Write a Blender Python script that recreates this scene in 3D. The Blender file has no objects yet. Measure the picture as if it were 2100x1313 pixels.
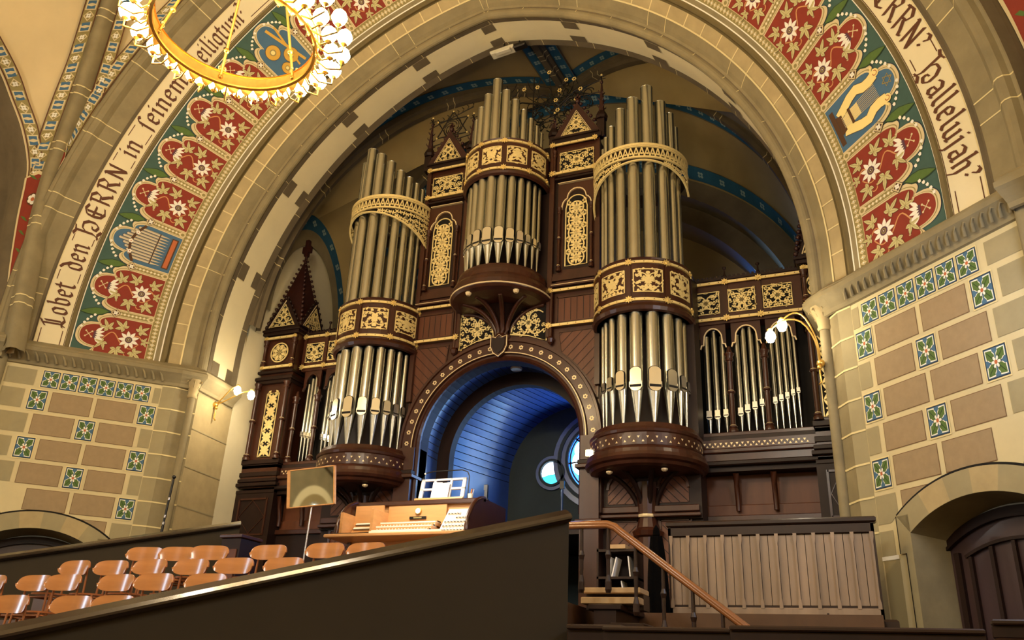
import bpy, math, random
from math import sin, cos, pi, radians, sqrt, atan2, hypot, tau
from mathutils import Vector, Matrix
from mathutils.geometry import tessellate_polygon

# World: x along the organ front (0 = its axis), y away from the camera, z up (0 = eye height), metres.
SC = bpy.context.scene
COL = SC.collection
SC.view_settings.view_transform = 'Standard'
SC.view_settings.look = 'None'
SC.view_settings.exposure = 0.0
SC.view_settings.gamma = 1.0
SC.view_settings.use_curve_mapping = False

# ------------------------------------------------------------------ materials
def lin(c):
    c = c / 255.0
    return c / 12.92 if c <= 0.04045 else ((c + 0.055) / 1.055) ** 2.4
MATS = {}
def mat(name, rgb, rough=0.8, metal=0.0, noise=0.0, scale=4.0, bump=0.0, grain=None, coat=0.0, emit=None, estr=0.0, rgb2=None, spec=0.5):
    m = bpy.data.materials.new(name); m.use_nodes = True
    nt = m.node_tree; b = nt.nodes['Principled BSDF']
    col = tuple(lin(v) for v in rgb) + (1,)
    b.inputs['Base Color'].default_value = col
    b.inputs['Roughness'].default_value = rough
    b.inputs['Metallic'].default_value = metal
    b.inputs['Specular IOR Level'].default_value = spec
    if coat: b.inputs['Coat Weight'].default_value = coat; b.inputs['Coat Roughness'].default_value = 0.15
    if emit:
        b.inputs['Emission Color'].default_value = tuple(lin(v) for v in emit) + (1,)
        b.inputs['Emission Strength'].default_value = estr
    if noise or bump:
        tc = nt.nodes.new('ShaderNodeTexCoord'); mp = nt.nodes.new('ShaderNodeMapping')
        nt.links.new(tc.outputs['Object'], mp.inputs['Vector'])
        if grain: mp.inputs['Scale'].default_value = grain
        n = nt.nodes.new('ShaderNodeTexNoise'); n.inputs['Scale'].default_value = scale
        n.inputs['Detail'].default_value = 6; n.inputs['Roughness'].default_value = 0.6
        nt.links.new(mp.outputs['Vector'], n.inputs['Vector'])
        if noise:
            r = nt.nodes.new('ShaderNodeValToRGB')
            c2 = tuple(lin(v) for v in rgb2) + (1,) if rgb2 else tuple(min(1, v * (1 + noise)) for v in col[:3]) + (1,)
            c1 = tuple(v * (1 - noise) for v in col[:3]) + (1,)
            r.color_ramp.elements[0].position = 0.3; r.color_ramp.elements[1].position = 0.7
            r.color_ramp.elements[0].color = c1; r.color_ramp.elements[1].color = c2
            nt.links.new(n.outputs['Fac'], r.inputs['Fac'])
            nt.links.new(r.outputs['Color'], b.inputs['Base Color'])
        if bump:
            bp = nt.nodes.new('ShaderNodeBump'); bp.inputs['Strength'].default_value = bump; bp.inputs['Distance'].default_value = 0.01
            nt.links.new(n.outputs['Fac'], bp.inputs['Height']); nt.links.new(bp.outputs['Normal'], b.inputs['Normal'])
    MATS[name] = m
    return m
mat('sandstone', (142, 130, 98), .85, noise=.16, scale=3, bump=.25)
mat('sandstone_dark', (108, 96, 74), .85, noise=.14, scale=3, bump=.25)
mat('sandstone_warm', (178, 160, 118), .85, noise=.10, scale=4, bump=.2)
mat('olive_moulding', (112, 98, 62), .8, noise=.1, scale=5)
mat('cream_plaster', (240, 228, 186), .9, noise=.04, scale=2)
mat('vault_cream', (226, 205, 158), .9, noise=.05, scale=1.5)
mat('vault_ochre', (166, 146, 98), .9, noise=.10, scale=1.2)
mat('pale_wall', (222, 212, 178), .9, noise=.05, scale=2)
mat('mortar', (228, 212, 158), .8)
mat('wall_cream', (212, 198, 154), .85, noise=.05, scale=3)
mat('block_brown', (158, 137, 104), .85, noise=.07, scale=12)
mat('block_edge', (120, 92, 62), .85)
mat('quoin', (160, 149, 114), .85, noise=.08, scale=4)
mat('dado_beige', (160, 147, 106), .85, noise=.05, scale=3)
mat('text_cream', (234, 222, 184), .85, noise=.03, scale=3)
mat('text_brown', (92, 50, 22), .7)
mat('paint_red', (138, 48, 30), .8, noise=.08, scale=6)
mat('paint_blue', (70, 108, 140), .8, noise=.06, scale=6)
mat('paint_teal', (62, 92, 84), .8, noise=.1, scale=6)
mat('paint_green', (84, 112, 50), .8, noise=.1, scale=20)
mat('paint_darkgreen', (40, 62, 34), .8)
mat('paint_tan', (220, 203, 158), .8)
mat('paint_khaki', (204, 194, 140), .8)
mat('paint_khaki_dark', (150, 136, 84), .8)
mat('paint_vine', (206, 150, 96), .8)
mat('paint_white', (244, 240, 226), .8)
mat('paint_purple', (92, 58, 72), .8)
mat('paint_gold', (214, 168, 62), .7)
mat('paint_yellow', (246, 226, 150), .8)
mat('paint_umber', (84, 54, 26), .8)
mat('paint_silver', (206, 196, 170), .7)
mat('paint_navy', (34, 46, 66), .8)
mat('paint_orange', (190, 104, 60), .8)
mat('vault_blue', (38, 96, 128), .85, noise=.08, scale=6)
mat('vault_flower', (150, 178, 180), .85)
mat('case_mahogany', (62, 31, 19), .36, noise=.28, scale=5, grain=(1, 1, .15), coat=.12, spec=.4)
mat('case_mahogany_dark', (34, 17, 12), .5, noise=.25, scale=5, grain=(1, 1, .15), spec=.3)
mat('case_panel', (92, 52, 32), .45, noise=.22, scale=5, grain=(1, 1, .12), spec=.4)
mat('groove', (34, 16, 10), .7)
mat('spire_wood', (52, 20, 14), .5, noise=.2, scale=6)
mat('shadow_void', (16, 11, 8), .95)
mat('gold_leaf', (238, 216, 150), .42, metal=.2, noise=.08, scale=30)
mat('gold_line', (236, 214, 170), .4, metal=.2)
mat('gold_bright', (240, 214, 142), .3, metal=.6)
mat('pipe_tin', (190, 190, 180), .27, metal=1.0, noise=.08, scale=9, grain=(1, 1, .25))
mat('pipe_lip', (240, 236, 222), .2, metal=.85)
mat('pipe_slot', (20, 16, 12), .8)
mat('iron', (34, 28, 22), .5, metal=.4)
mat('fir_garland', (36, 42, 30), .9)
mat('brass', (226, 184, 96), .3, metal=.8)
mat('brass_band', (236, 204, 112), .42, metal=.35, noise=.2, scale=8)
mat('bulb_glow', (255, 244, 214), .4, emit=(255, 214, 140), estr=60)
mat('lamp_glow', (255, 250, 235), .4, emit=(255, 236, 196), estr=55)
mat('niche_board', (50, 80, 140), .38, noise=.12, scale=4, grain=(.2, 1, 1), coat=.3)
mat('niche_groove', (14, 18, 26), .8)
mat('niche_wall', (44, 56, 58), .85, noise=.1, scale=3)
mat('window_blue', (60, 110, 220), .3, emit=(40, 110, 255), estr=5.5)
mat('window_white', (225, 240, 255), .3, emit=(205, 232, 255), estr=11)
mat('window_cyan', (60, 190, 210), .3, emit=(30, 170, 220), estr=5)
mat('lead', (20, 24, 30), .6)
mat('chair_ply', (170, 114, 66), .2, noise=.16, scale=5, grain=(.3, 1, 3), coat=.5)
mat('chair_ply_edge', (150, 88, 44), .4)
mat('chair_post', (150, 96, 60), .3, metal=.2)
mat('parapet_plaster', (46, 38, 23), .85, noise=.05, scale=3)  # base colour darkened to carry the shade these walls stand in
mat('cap_black', (40, 30, 25), .25, coat=.8)
mat('console_oak', (210, 156, 98), .35, noise=.10, scale=6, grain=(.3, 1, 3), coat=.3)
mat('console_case', (62, 30, 18), .3, noise=.2, scale=6, coat=.4)
mat('ivory', (245, 238, 220), .3)
mat('ebony', (22, 18, 16), .3)
mat('desk_white', (236, 228, 224), .4)
mat('paper', (250, 250, 252), .8)
mat('mirror_glass', (225, 228, 220), .03, metal=1.0)
mat('steel', (200, 200, 205), .25, metal=1.0)
mat('black_plastic', (18, 18, 20), .4)
mat('white_plastic', (214, 206, 180), .5)
mat('door_wood', (58, 40, 42), .42, noise=.25, scale=4, grain=(1, 1, .15), coat=.2)
mat('stall_board', (144, 124, 106), .33, noise=.25, scale=5, grain=(1, 1, .12), coat=.35)  # board tone lifted to stand in for their pale highlight
mat('stall_frame', (42, 25, 18), .4, noise=.2, scale=5, coat=.1, spec=.35)
mat('handrail_oak', (136, 86, 48), .28, noise=.16, scale=6, coat=.5)
mat('step_wood', (186, 156, 116), .4, noise=.1, scale=6)
mat('floor_wood', (84, 58, 38), .4, noise=.2, scale=3)
mat('black_cloth', (7, 6, 7), .95, spec=.05)

# ------------------------------------------------------------------ mesh builder
class MB:
    def __init__(s): s.v = []; s.f = []; s.m = []; s.mats = []; s.sm = []
    def mi(s, name):
        if name not in s.mats: s.mats.append(name)
        return s.mats.index(name)
    def face(s, pts, name, smooth=False):
        b = len(s.v); s.v.extend([tuple(p) for p in pts]); s.f.append(tuple(range(b, b + len(pts)))); s.m.append(s.mi(name)); s.sm.append(smooth)
    def grid(s, rows, name, smooth=True, closed=False):
        b = len(s.v); n = len(rows[0]); k = s.mi(name)
        for r in rows: s.v.extend([tuple(p) for p in r])
        for i in range(len(rows) - 1):
            for j in range(n if closed else n - 1):
                j2 = (j + 1) % n
                s.f.append((b + i*n + j, b + i*n + j2, b + (i+1)*n + j2, b + (i+1)*n + j)); s.m.append(k); s.sm.append(smooth)
    def box(s, x0, x1, y0, y1, z0, z1, name, M=None, bev=0):
        if bev:
            e = bev
            P = [(x0, y0), (x1, y0), (x1, y1), (x0, y1)]
            q = [(x0+e, y0+e), (x1-e, y0+e), (x1-e, y1-e), (x0+e, y1-e)]
            rows = [[(a, b, z0) for a, b in q], [(a, b, z0+e) for a, b in P], [(a, b, z1-e) for a, b in P], [(a, b, z1) for a, b in q]]
            if M: rows = [[M @ Vector(p) for p in r] for r in rows]
            s.grid(rows, name, False, True); s.face(rows[0][::-1], name); s.face(rows[-1], name)
            return
        c = [(x0,y0,z0),(x1,y0,z0),(x1,y1,z0),(x0,y1,z0),(x0,y0,z1),(x1,y0,z1),(x1,y1,z1),(x0,y1,z1)]
        if M: c = [M @ Vector(p) for p in c]
        b = len(s.v); s.v.extend([tuple(p) for p in c]); k = s.mi(name)
        for f in ((0,3,2,1),(4,5,6,7),(0,1,5,4),(1,2,6,5),(2,3,7,6),(3,0,4,7)):
            s.f.append(tuple(b+i for i in f)); s.m.append(k); s.sm.append(False)
    def lathe(s, prof, name, M=None, n=24, a0=0, a1=tau, smooth=False, center=(0,0), cap=True):
        """prof: list of (z, r)."""
        full = abs(a1 - a0 - tau) < 1e-6
        cnt = n if full else n + 1
        rows = []
        for z, r in prof:
            row = [Vector((center[0] + r*cos(a0 + (a1-a0)*i/n), center[1] + r*sin(a0 + (a1-a0)*i/n), z)) for i in range(cnt)]
            if M: row = [M @ p for p in row]
            rows.append(row)
        s.grid(rows, name, smooth, full)
        if cap and full and prof[0][1] > 1e-4: s.face(rows[0][::-1], name)
        if cap and full and prof[-1][1] > 1e-4: s.face(rows[-1], name)
    def tube(s, path, r, name, n=6, M=None, smooth=True, taper=None):
        P = [Vector(p) for p in path]
        if M: P = [M @ p for p in P]
        rows = []
        up = Vector((0, 0, 1))
        for i, p in enumerate(P):
            d = (P[min(i+1, len(P)-1)] - P[max(i-1, 0)])
            d = d.normalized() if d.length > 1e-9 else Vector((0, 0, 1))
            ref = up if abs(d.dot(up)) < .95 else Vector((1, 0, 0))
            a = d.cross(ref).normalized(); b = d.cross(a)
            rr = r if taper is None else r * (1 + (taper-1) * i / (len(P)-1))
            rows.append([p + rr*(cos(tau*j/n)*a + sin(tau*j/n)*b) for j in range(n)])
        s.grid(rows, name, smooth, True); s.face(rows[0][::-1], name); s.face(rows[-1], name)
    def ball(s, c, r, name, n=8, k=5, sq=1.0):
        c = Vector(c)
        rows = [[c + Vector((r*sin(pi*i/k)*cos(tau*j/n), r*sin(pi*i/k)*sin(tau*j/n), r*sq*cos(pi*i/k))) for j in range(n)] for i in range(k+1)]
        s.grid(rows, name, True, True)
    def shape(s, poly, mp, h, name, h0=None):
        """poly in 2D, put on a surface by mp(x, y, h); with h0 it gets sides down to h0."""
        top = [mp(x, y, h) for x, y in poly]
        n = len(poly)
        if n <= 4: tris = [tuple(range(n))]
        else:
            tris = tessellate_polygon([[Vector((x, y, 0)) for x, y in poly]])
        b = len(s.v); s.v.extend([tuple(p) for p in top]); k = s.mi(name)
        area = sum(poly[i][0]*poly[(i+1) % n][1] - poly[(i+1) % n][0]*poly[i][1] for i in range(n))
        for t in tris:
            s.f.append(tuple(b+i for i in t)); s.m.append(k); s.sm.append(False)
        if h0 is not None:
            lo = [mp(x, y, h0) for x, y in poly]
            c = len(s.v); s.v.extend([tuple(p) for p in lo])
            for i in range(n):
                j = (i+1) % n
                s.f.append((b+i, b+j, c+j, c+i)); s.m.append(k); s.sm.append(False)
    def ribbon(s, pts, w, mp, h, name, h0=None, closed=False):
        n = len(pts)
        L, R = [], []
        for i in range(n):
            if closed: p0, p1 = pts[(i-1) % n], pts[(i+1) % n]
            else: p0, p1 = pts[max(i-1, 0)], pts[min(i+1, n-1)]
            dx, dy = p1[0]-p0[0], p1[1]-p0[1]; l = hypot(dx, dy) or 1
            nx, ny = -dy/l*w/2, dx/l*w/2
            L.append((pts[i][0]+nx, pts[i][1]+ny)); R.append((pts[i][0]-nx, pts[i][1]-ny))
        idx = range(n if closed else n-1)
        for i in idx:
            j = (i+1) % n
            s.shape([L[i], L[j], R[j], R[i]], mp, h, name, h0)
    def build(s, name, parent=None, loc=None):
        me = bpy.data.meshes.new(name); me.from_pydata(s.v, [], s.f)
        for n in s.mats: me.materials.append(MATS[n])
        me.polygons.foreach_set('material_index', s.m); me.polygons.foreach_set('use_smooth', s.sm)
        me.update()
        o = bpy.data.objects.new(name, me); COL.objects.link(o)
        if parent: o.parent = parent
        if loc: o.location = loc
        return o
def tag(o, label=None, cat=None, group=None, kind=None):
    if label: o['label'] = label
    if cat: o['category'] = cat
    if group: o['group'] = group
    if kind: o['kind'] = kind
    return o
def empty(name, loc=(0, 0, 0), rz=0):
    o = bpy.data.objects.new(name, None); COL.objects.link(o); o.location = loc; o.rotation_euler = (0, 0, rz); o.empty_display_size = .1
    return o
def local(o):   # matrix from world into an empty's own frame (no parent)
    return (Matrix.Translation(o.location) @ Matrix.Rotation(o.rotation_euler.z, 4, 'Z')).inverted()
def copy_tree(o, parent=None):
    c = o.copy(); COL.objects.link(c)
    if parent: c.parent = parent
    for ch in [x for x in bpy.data.objects if x.parent == o and x is not c]: copy_tree(ch, c)
    return c
def circ(cx, cy, r, n=16, a0=0, a1=tau):
    m = n if abs(a1-a0-tau) < 1e-6 else n+1
    return [(cx + r*cos(a0+(a1-a0)*i/n), cy + r*sin(a0+(a1-a0)*i/n)) for i in range(m)]
def leaf(cx, cy, L, w, a, tip=1.0):
    pr = [(0, 0), (.25, .8), (.5, 1), (.8, .55), (1, 0), (.8, -.55), (.5, -1), (.25, -.8)]
    return [(cx + cos(a)*x*L - sin(a)*y*w/2, cy + sin(a)*x*L + cos(a)*y*w/2) for x, y in pr]

# ------------------------------------------------------------------ the great arch: geometry of its splay
E0, ZC, R0, Y0 = .912, 5.05, 6.167, 9.852
CA, SA = cos(radians(45.3)), sin(radians(45.3))
DEG = .1222
def cone(side, a, t, h=0.0, r=None, y=None):
    """Point on the splayed band: a along the arch in degrees (below 0: metres/DEG under the springing), t outwards."""
    r_ = (R0 + CA*t) if r is None else r
    y_ = (Y0 - SA*t) if y is None else y
    if a >= 0:
        am = math.degrees(math.acos(min(1, E0/r_))); th = radians(min(a, am))
        rd, zd = cos(th), sin(th)
        u, z = -E0 + r_*rd, ZC + r_*zd
    else:
        rd, zd = 1, 0; u, z = r_ - E0, ZC + a*DEG
    if h: u -= SA*rd*h; z -= SA*zd*h; y_ -= CA*h
    return (side*u, y_, z)
def wallp(side, s, z, h=0.0):
    """Point on the splayed wall below: s along it from the pier corner, z height, h proud of it."""
    u = (R0 - E0) + CA*s - SA*h; y = Y0 - SA*s - CA*h
    return (side*u, y, z)
AS = [-3.6, -1.8] + [i*1.7 for i in range(0, 50)]

def build_arch():
    # mouldings as sections (half span radius, y), swept along both halves
    prof = [  # radius, y, material of the strip that ends here
        (5.912, 11.22, None), (5.865, 11.19, 'sandstone_dark'), (5.872, 11.05, 'sandstone_dark'),
        (5.800, 10.46, 'cream_plaster'), (5.760, 10.34, 'sandstone_dark'), (5.80, 10.335, 'sandstone_dark')]
    n = 8
    for i in range(n+1):   # roll
        a = pi*1.1 + (-pi*1.25)*i/n
        prof.append((5.80 - .066*cos(a - pi*1.1 + .2) + .02, 10.27 + .066*sin(a - pi*1.1 + .2)*1.0 , 'sandstone'))
    prof = prof[:6]
    rc, yc = 5.80, 10.26
    for i in range(9):
        a = radians(70 - 200*i/8)   # from the back, over the opening side, to the front
        prof.append((rc - .075*cos(a), yc + .075*sin(a), 'sandstone'))
    prof += [(5.865, 10.20, 'sandstone_dark'), (5.90, 10.185, 'sandstone'), (5.93, 10.12, 'sandstone'), (6.014, 9.985, 'sandstone'), (6.05, 9.955, 'sandstone_warm'), (6.167, 9.852, 'sandstone_warm')]
    mb = MB()
    for side in (-1, 1):
        rows = {}
        for k in range(1, len(prof)):
            (ra, ya, _), (rb, yb, nm) = prof[k-1], prof[k]
            A = [cone(side, a, 0, 0, ra, ya) for a in AS]; B = [cone(side, a, 0, 0, rb, yb) for a in AS]
            mb.grid([A, B], nm, False)
        # joints: thin mortar lines between the voussoirs
        def line(a, ps, w=.012, nm='mortar', off=.004):
            for (r1, y1), (r2, y2) in zip(ps[:-1], ps[1:]):
                da = w/DEG/2
                P = [cone(side, a-da, 0, 0, r1-off, y1-off), cone(side, a+da, 0, 0, r1-off, y1-off), cone(side, a+da, 0, 0, r2-off, y2-off), cone(side, a-da, 0, 0, r2-off, y2-off)]
                mb.face(P, nm)
        a = 0.0; k = 0
        while a < 82:
            line(a, [(6.014, 9.985), (6.167, 9.852)], .02)
            if k % 5 in (4, 0) and k > 0:
                line(a, [(6.014, 9.985), (5.93, 10.12), (5.90, 10.185)], .012)
                line(a, [(5.86, 10.2), (5.825, 10.19), (5.77, 10.20), (5.735, 10.25)], .014)
            if k % 5 == 2: line(a, [(5.86, 10.2), (5.825, 10.19), (5.77, 10.20), (5.735, 10.25)], .014)
            if k % 5 in (4, 0) and k > 0 or k % 5 == 2:
                line(a, [(5.76, 10.34), (5.80, 10.46)], .012); line(a, [(5.872, 11.05), (5.865, 11.19)], .012)
            a += 3.36; k += 1
        # the crease line
        for a, b in zip(AS[:-1], AS[1:]):
            mb.face([cone(side, a, 0, 0, 6.004, 9.98), cone(side, b, 0, 0, 6.004, 9.98), cone(side, b, 0, 0, 6.022, 9.963), cone(side, a, 0, 0, 6.022, 9.963)], 'mortar')
        # toothed stones on the plastered soffit
        for c in (-2.6, 15.8, 33.1, 49.8, 66.2, 80.2)[:5 if side == 1 else 6]:
            for (ya, yb) in ((10.46, 10.66), (10.88, 11.05)):
                def rr(y): return 5.800 + (y-10.46)/(11.05-10.46)*.072 - .005
                lo, hi = (c-1.5, c+1.5) if c > 0 else (-3.6, -1.0)
                N = 3
                A = [cone(side, lo+(hi-lo)*i/N, 0, 0, rr(ya), ya) for i in range(N+1)]; B = [cone(side, lo+(hi-lo)*i/N, 0, 0, rr(yb), yb) for i in range(N+1)]
                mb.grid([A, B], 'sandstone_dark', False)
                for aa in (lo, hi):
                    line(aa, [(rr(ya), ya), (rr(yb), yb)], .012)
    o = mb.build('trim_1'); tag(o, 'sandstone arch rings with joints and plastered soffit framing the organ', 'arch', kind='structure')

def build_paint():
    mb = MB()
    def strip(side, t0, t1, nm, h=0, a0=-3.6, a1=83, k=52):
        A = [cone(side, a0+(a1-a0)*i/k, t0, h) for i in range(k+1)]; B = [cone(side, a0+(a1-a0)*i/k, t1, h) for i in range(k+1)]
        mb.grid([A, B], nm, False)
    for side in (-1, 1):
        # moulding between voussoirs and painting
        pr = [(0, 0), (.025, -.03), (.05, .02), (.09, .03), (.125, 0)]
        for (ta, ha), (tb, hb) in zip(pr[:-1], pr[1:]):
            A = [cone(side, a, ta, ha) for a in AS]; B = [cone(side, a, tb, hb) for a in AS]
            mb.grid([A, B], 'olive_moulding', False)
        strip(side, .125, .145, 'paint_white'); strip(side, .145, .215, 'sandstone'); strip(side, .215, .232, 'paint_white')
        strip(side, .232, .40, 'paint_khaki_dark')
        strip(side, .36, .372, 'paint_tan', .003)
        strip(side, .40, 1.49, 'paint_teal')
        strip(side, 1.475, 1.49, 'paint_white', .003)
        # lattice of diamonds along the inner edge
        a = -3.2
        while a < 82:
            def mp(x, y, h, side=side, a=a): return cone(side, a + x/DEG, .295 + y, h)
            mb.shape([(-.034, 0), (0, .046), (.034, 0), (0, -.046)], mp, .004, 'paint_tan')
            mb.shape([(-.018, 0), (0, .024), (.018, 0), (0, -.024)], mp, .006, 'paint_khaki_dark'); mb.shape([(-.013, 0), (0, .018), (.013, 0), (0, -.018)], mp, .0075, 'paint_white')
            a += .6
        for k in range(-1, 11):
            ac = 2.9 + 7.12*k - 3.56      # panel centre
            if k == -1: continue
            panel(mb, side, ac, k)
    o = mb.build('trim_2'); tag(o, 'painted band of red and blue scalloped panels with passion flowers around the arch', 'wall painting', kind='structure')

def top_edge(x):   # scalloped end of a panel, x in -1..1
    ax = abs(x)
    if ax < .53: return 1.14 + .31*max(0, 1-(ax/.535)**2.5)**.45
    q = (ax-.53)/.47
    return .93 + .27*sqrt(max(0, 1-((q-.36)/.645)**2))
def panel(mb, side, ac, k):
    W = .415
    def mp(x, y, h): return cone(side, ac + x/DEG, y, h)
    blue = (k == 2 or k == 7)
    base = 'paint_blue' if blue else 'paint_red'
    xs = [-1 + 2*i/64 for i in range(65)]
    if k == 0: xs = [x for x in xs if ac + x*W/DEG > -3.5]
    # dark edge, tan scallop, then field
    for (sc, dt, h, nm) in ((1.04, .012, .002, 'paint_navy'), (1.02, 0, .004, 'paint_tan'), (.93, -.035, .006, 'paint_khaki_dark'), (.91, -.045, .0075, 'paint_tan'), (.86, -.062, .009, base)):
        A = [mp(x*W*sc, .37, h) for x in xs]; B = [mp(x*W*sc, top_edge(x)+dt, h) for x in xs]
        mb.grid([A, B], nm, False)
    # lattice bars at both long sides
    for sg in (-1, 1):
        if ac + sg*W/DEG < -3.3: continue
        def ml(x, y, h, sg=sg): return cone(side, ac + (sg*3.56) + x/DEG, y, h)
        if sg == 1:
            mb.shape([(-.052, .36), (.052, .36), (.052, .97), (-.052, .97)], ml, .010, 'paint_tan')
            mb.shape([(-.04, .36), (.04, .36), (.04, .97), (-.04, .97)], ml, .0115, 'paint_khaki_dark')
            for i in range(8):
                y = .45 + i*.06
                mb.shape([(-.026, y), (0, y+.03), (.026, y), (0, y-.03)], ml, .013, 'paint_tan')
                mb.shape([(-.012, y), (0, y+.014), (.012, y), (0, y-.014)], ml, .0145, 'paint_white')
            # knots
            mb.shape(circ(0, .40, .055, 10), ml, .015, 'paint_tan'); mb.shape(circ(0, .40, .03, 8), ml, .0165, 'paint_khaki_dark')
            mb.shape([(-.085, .95), (0, 1.035), (.085, .95), (0, .865)], ml, .015, 'paint_umber')
            mb.shape([(-.075, .95), (0, 1.025), (.075, .95), (0, .875)], ml, .0165, 'paint_tan')
            mb.shape([(-.055, .95), (0, 1.005), (.055, .95), (0, .895)], ml, .018, 'paint_umber')
            for q in range(4):
                b = pi/4 + q*pi/2
                mb.shape(circ(.02*cos(b), .95 + .02*sin(b), .017, 8), ml, .0195, 'paint_white')
            # leaf and lily bells in the green spandrel
            mb.shape(leaf(-.0, 1.03, .46, .15, pi/2 + .18), ml, .006, 'paint_darkgreen')
            mb.shape(leaf(-.0, 1.05, .42, .12, pi/2 + .18), ml, .0075, 'paint_green')
            for q in (-1, 1):
                pts = [(q*(.10 + .040*i + .004*i*i), 1.24 + .050*i - .003*i*i) for i in range(5)]
                mb.ribbon(pts, .008, ml, .008, 'paint_green')
                for i, (x, y) in enumerate(pts):
                    mb.shape([(x-.02, y-.012), (x+.012, y-.024), (x+.024, y+.008), (x+.002, y+.022), (x-.022, y+.012)], ml, .010, 'paint_white')
    if k == 0:   # the lowest panel meets the cornice: only its upper half has figures
        pass
    def ok(y=0, x=0): return ac + x/DEG > -3.3
    if not blue:
        # small gold cross
        for b in (pi/4, -pi/4):
            c, s = cos(b)*.065, sin(b)*.065
            mb.ribbon([(-c, 1.26-s), (c, 1.26+s)], .011, mp, .0105, 'paint_tan')
            for q in (-1, 1): mb.shape(circ(q*c, 1.26+q*s, .014, 8), mp, .0115, 'paint_tan')
        # vine
        if ok(x=-.3):
            mb.ribbon([(.0 + .09*sin(i*.55), .45 + i*.033) for i in range(19)], .017, mp, .0102, 'paint_vine')
            mb.ribbon([(-.05 - .1*sin(i*.35), .5 + .028*i) for i in range(9)], .015, mp, .0102, 'paint_vine')
            mb.ribbon([(.22 + .05*cos(i*.6), .5 + .05*sin(i*.6)) for i in range(8)], .015, mp, .0102, 'paint_vine')
            mb.ribbon([(-.24 + .05*cos(i*.6+1), .64 + .05*sin(i*.6+1)) for i in range(8)], .015, mp, .0102, 'paint_vine')
        # five-fingered leaves
        for (lx, ly, rot, sc) in ((.15, 1.0, .5, .95), (-.10, 1.03, 2.4, .9), (.20, .77, .9, 1.0), (-.19, .82, 3.4, 1.05), (.18, .52, -.9, .95), (-.20, .56, 4.0, 1), (.0, .44, -1.5, .7)):
            if not ok(x=lx): continue
            for q in range(5):
                b = rot + (q-2)*.98
                L = (.18 if q == 2 else .14 if q in (1, 3) else .085)*sc
                mb.shape(leaf(lx, ly, L*1.06, .068*sc, b), mp, .0112, 'paint_umber')
                mb.shape(leaf(lx, ly, L, .055*sc, b), mp, .0124 + q*.0003, 'paint_khaki')
                mb.ribbon([(lx, ly), (lx + L*.8*cos(b), ly + L*.8*sin(b))], .005, mp, .0142, 'paint_khaki_dark')
        # bud seen from the side
        mb.shape([(-.075, 1.14), (-.06, 1.19), (.06, 1.19), (.075, 1.14), (0, 1.12)], mp, .0112, 'paint_purple')
        for q in range(5):
            b = -pi/2 + (q-2)*.38
            mb.shape(leaf(0 + (q-2)*.026, 1.165, .14, .05, b), mp, .0125 + q*.0003, 'paint_white')
        # open flower
        for q in range(9):
            b = q*tau/9 + .2
            mb.shape(leaf(.03*cos(b), .66 + .03*sin(b), .13, .058, b), mp, .0155, 'paint_white')
        mb.shape(circ(0, .66, .056, 12), mp, .017, 'paint_purple'); mb.shape(circ(0, .66, .036, 10), mp, .0185, 'paint_khaki_dark'); mb.shape(circ(0, .66, .022, 8), mp, .0195, 'paint_purple'); mb.shape(circ(0, .66, .009, 6), mp, .0205, 'paint_white')
        for (x, y) in ((.18, 1.12), (-.22, 1.0)):
            mb.shape([(x-.015, y), (x, y+.018), (x+.015, y), (x, y-.018)], mp, .0112, 'paint_tan')
    elif k == 2 and side == -1:   # painted organ pipes
        mb.shape([(-.30, .41), (.30, .41), (.30, .52), (-.30, .52)], mp, .0105, 'paint_umber')
        mb.shape([(-.28, .43), (.28, .43), (.28, .50), (-.28, .50)], mp, .012, 'paint_orange')
        for i in range(11):
            x = -.27 + .054*i; top = 1.30 - .045*abs(i-5) - (.04 if i < 5 else 0)
            mb.shape([(x, .53), (x-.024, .70), (x-.024, top), (x, top+.02), (x+.024, top), (x+.024, .70)], mp, .0115, 'paint_umber')
            mb.shape([(x, .54), (x-.019, .70), (x-.019, top-.005), (x, top+.012), (x+.019, top-.005), (x+.019, .70)], mp, .013, 'paint_silver')
            mb.ribbon([(x+.01, .6), (x+.012, top-.02)], .006, mp, .0142, 'paint_khaki_dark')
            mb.shape([(x-.019, .705), (x+.019, .705), (x+.019, .725), (x-.019, .725)], mp, .0145, 'paint_umber')
        mb.ribbon([(-.34 + .068*i, 1.0 + .13*sin(pi*i/10) - .02) for i in range(11)], .045, mp, .0155, 'paint_umber')
        for x, y in ((-.18, 1.07), (0, 1.11), (.18, 1.06)):
            for q in range(5): mb.shape(circ(x + .022*cos(q*tau/5), y + .022*sin(q*tau/5), .016, 8), mp, .017, 'paint_white')
            mb.shape(circ(x, y, .011, 6), mp, .0185, 'paint_orange')
    elif k == 2:   # painted lyre
        mb.shape([(-.28, .40), (.28, .40), (.28, .47), (-.28, .47)], mp, .0105, 'paint_umber')
        for q in (-1, 1):
            pts = [(q*.12, .52), (q*.16, .62), (q*.22, .76), (q*.24, .88), (q*.18, .98), (q*.17, 1.08), (q*.19, 1.18)]
            mb.ribbon(pts, .145, mp, .0125 + .0005*q, 'paint_umber')
            mb.ribbon(pts, .13, mp, .0135 + .0005*q, 'paint_yellow')
            mb.shape(circ(q*.20, 1.2, .055, 12), mp, .015, 'paint_yellow'); mb.ribbon(circ(q*.20, 1.2, .03, 10, 0, 5), .010, mp, .0162, 'paint_orange')
            mb.ribbon([(q*.2, 1.12), (q*.3, 1.19)], .028, mp, .0148, 'paint_yellow')
        mb.shape([(-.15, .47), (.15, .47), (.12, .56), (-.12, .56)], mp, .0145, 'paint_umber')
        mb.shape([(-.1, .56), (.1, .56), (.09, .82), (-.09, .82)], mp, .0128, 'paint_yellow')
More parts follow.
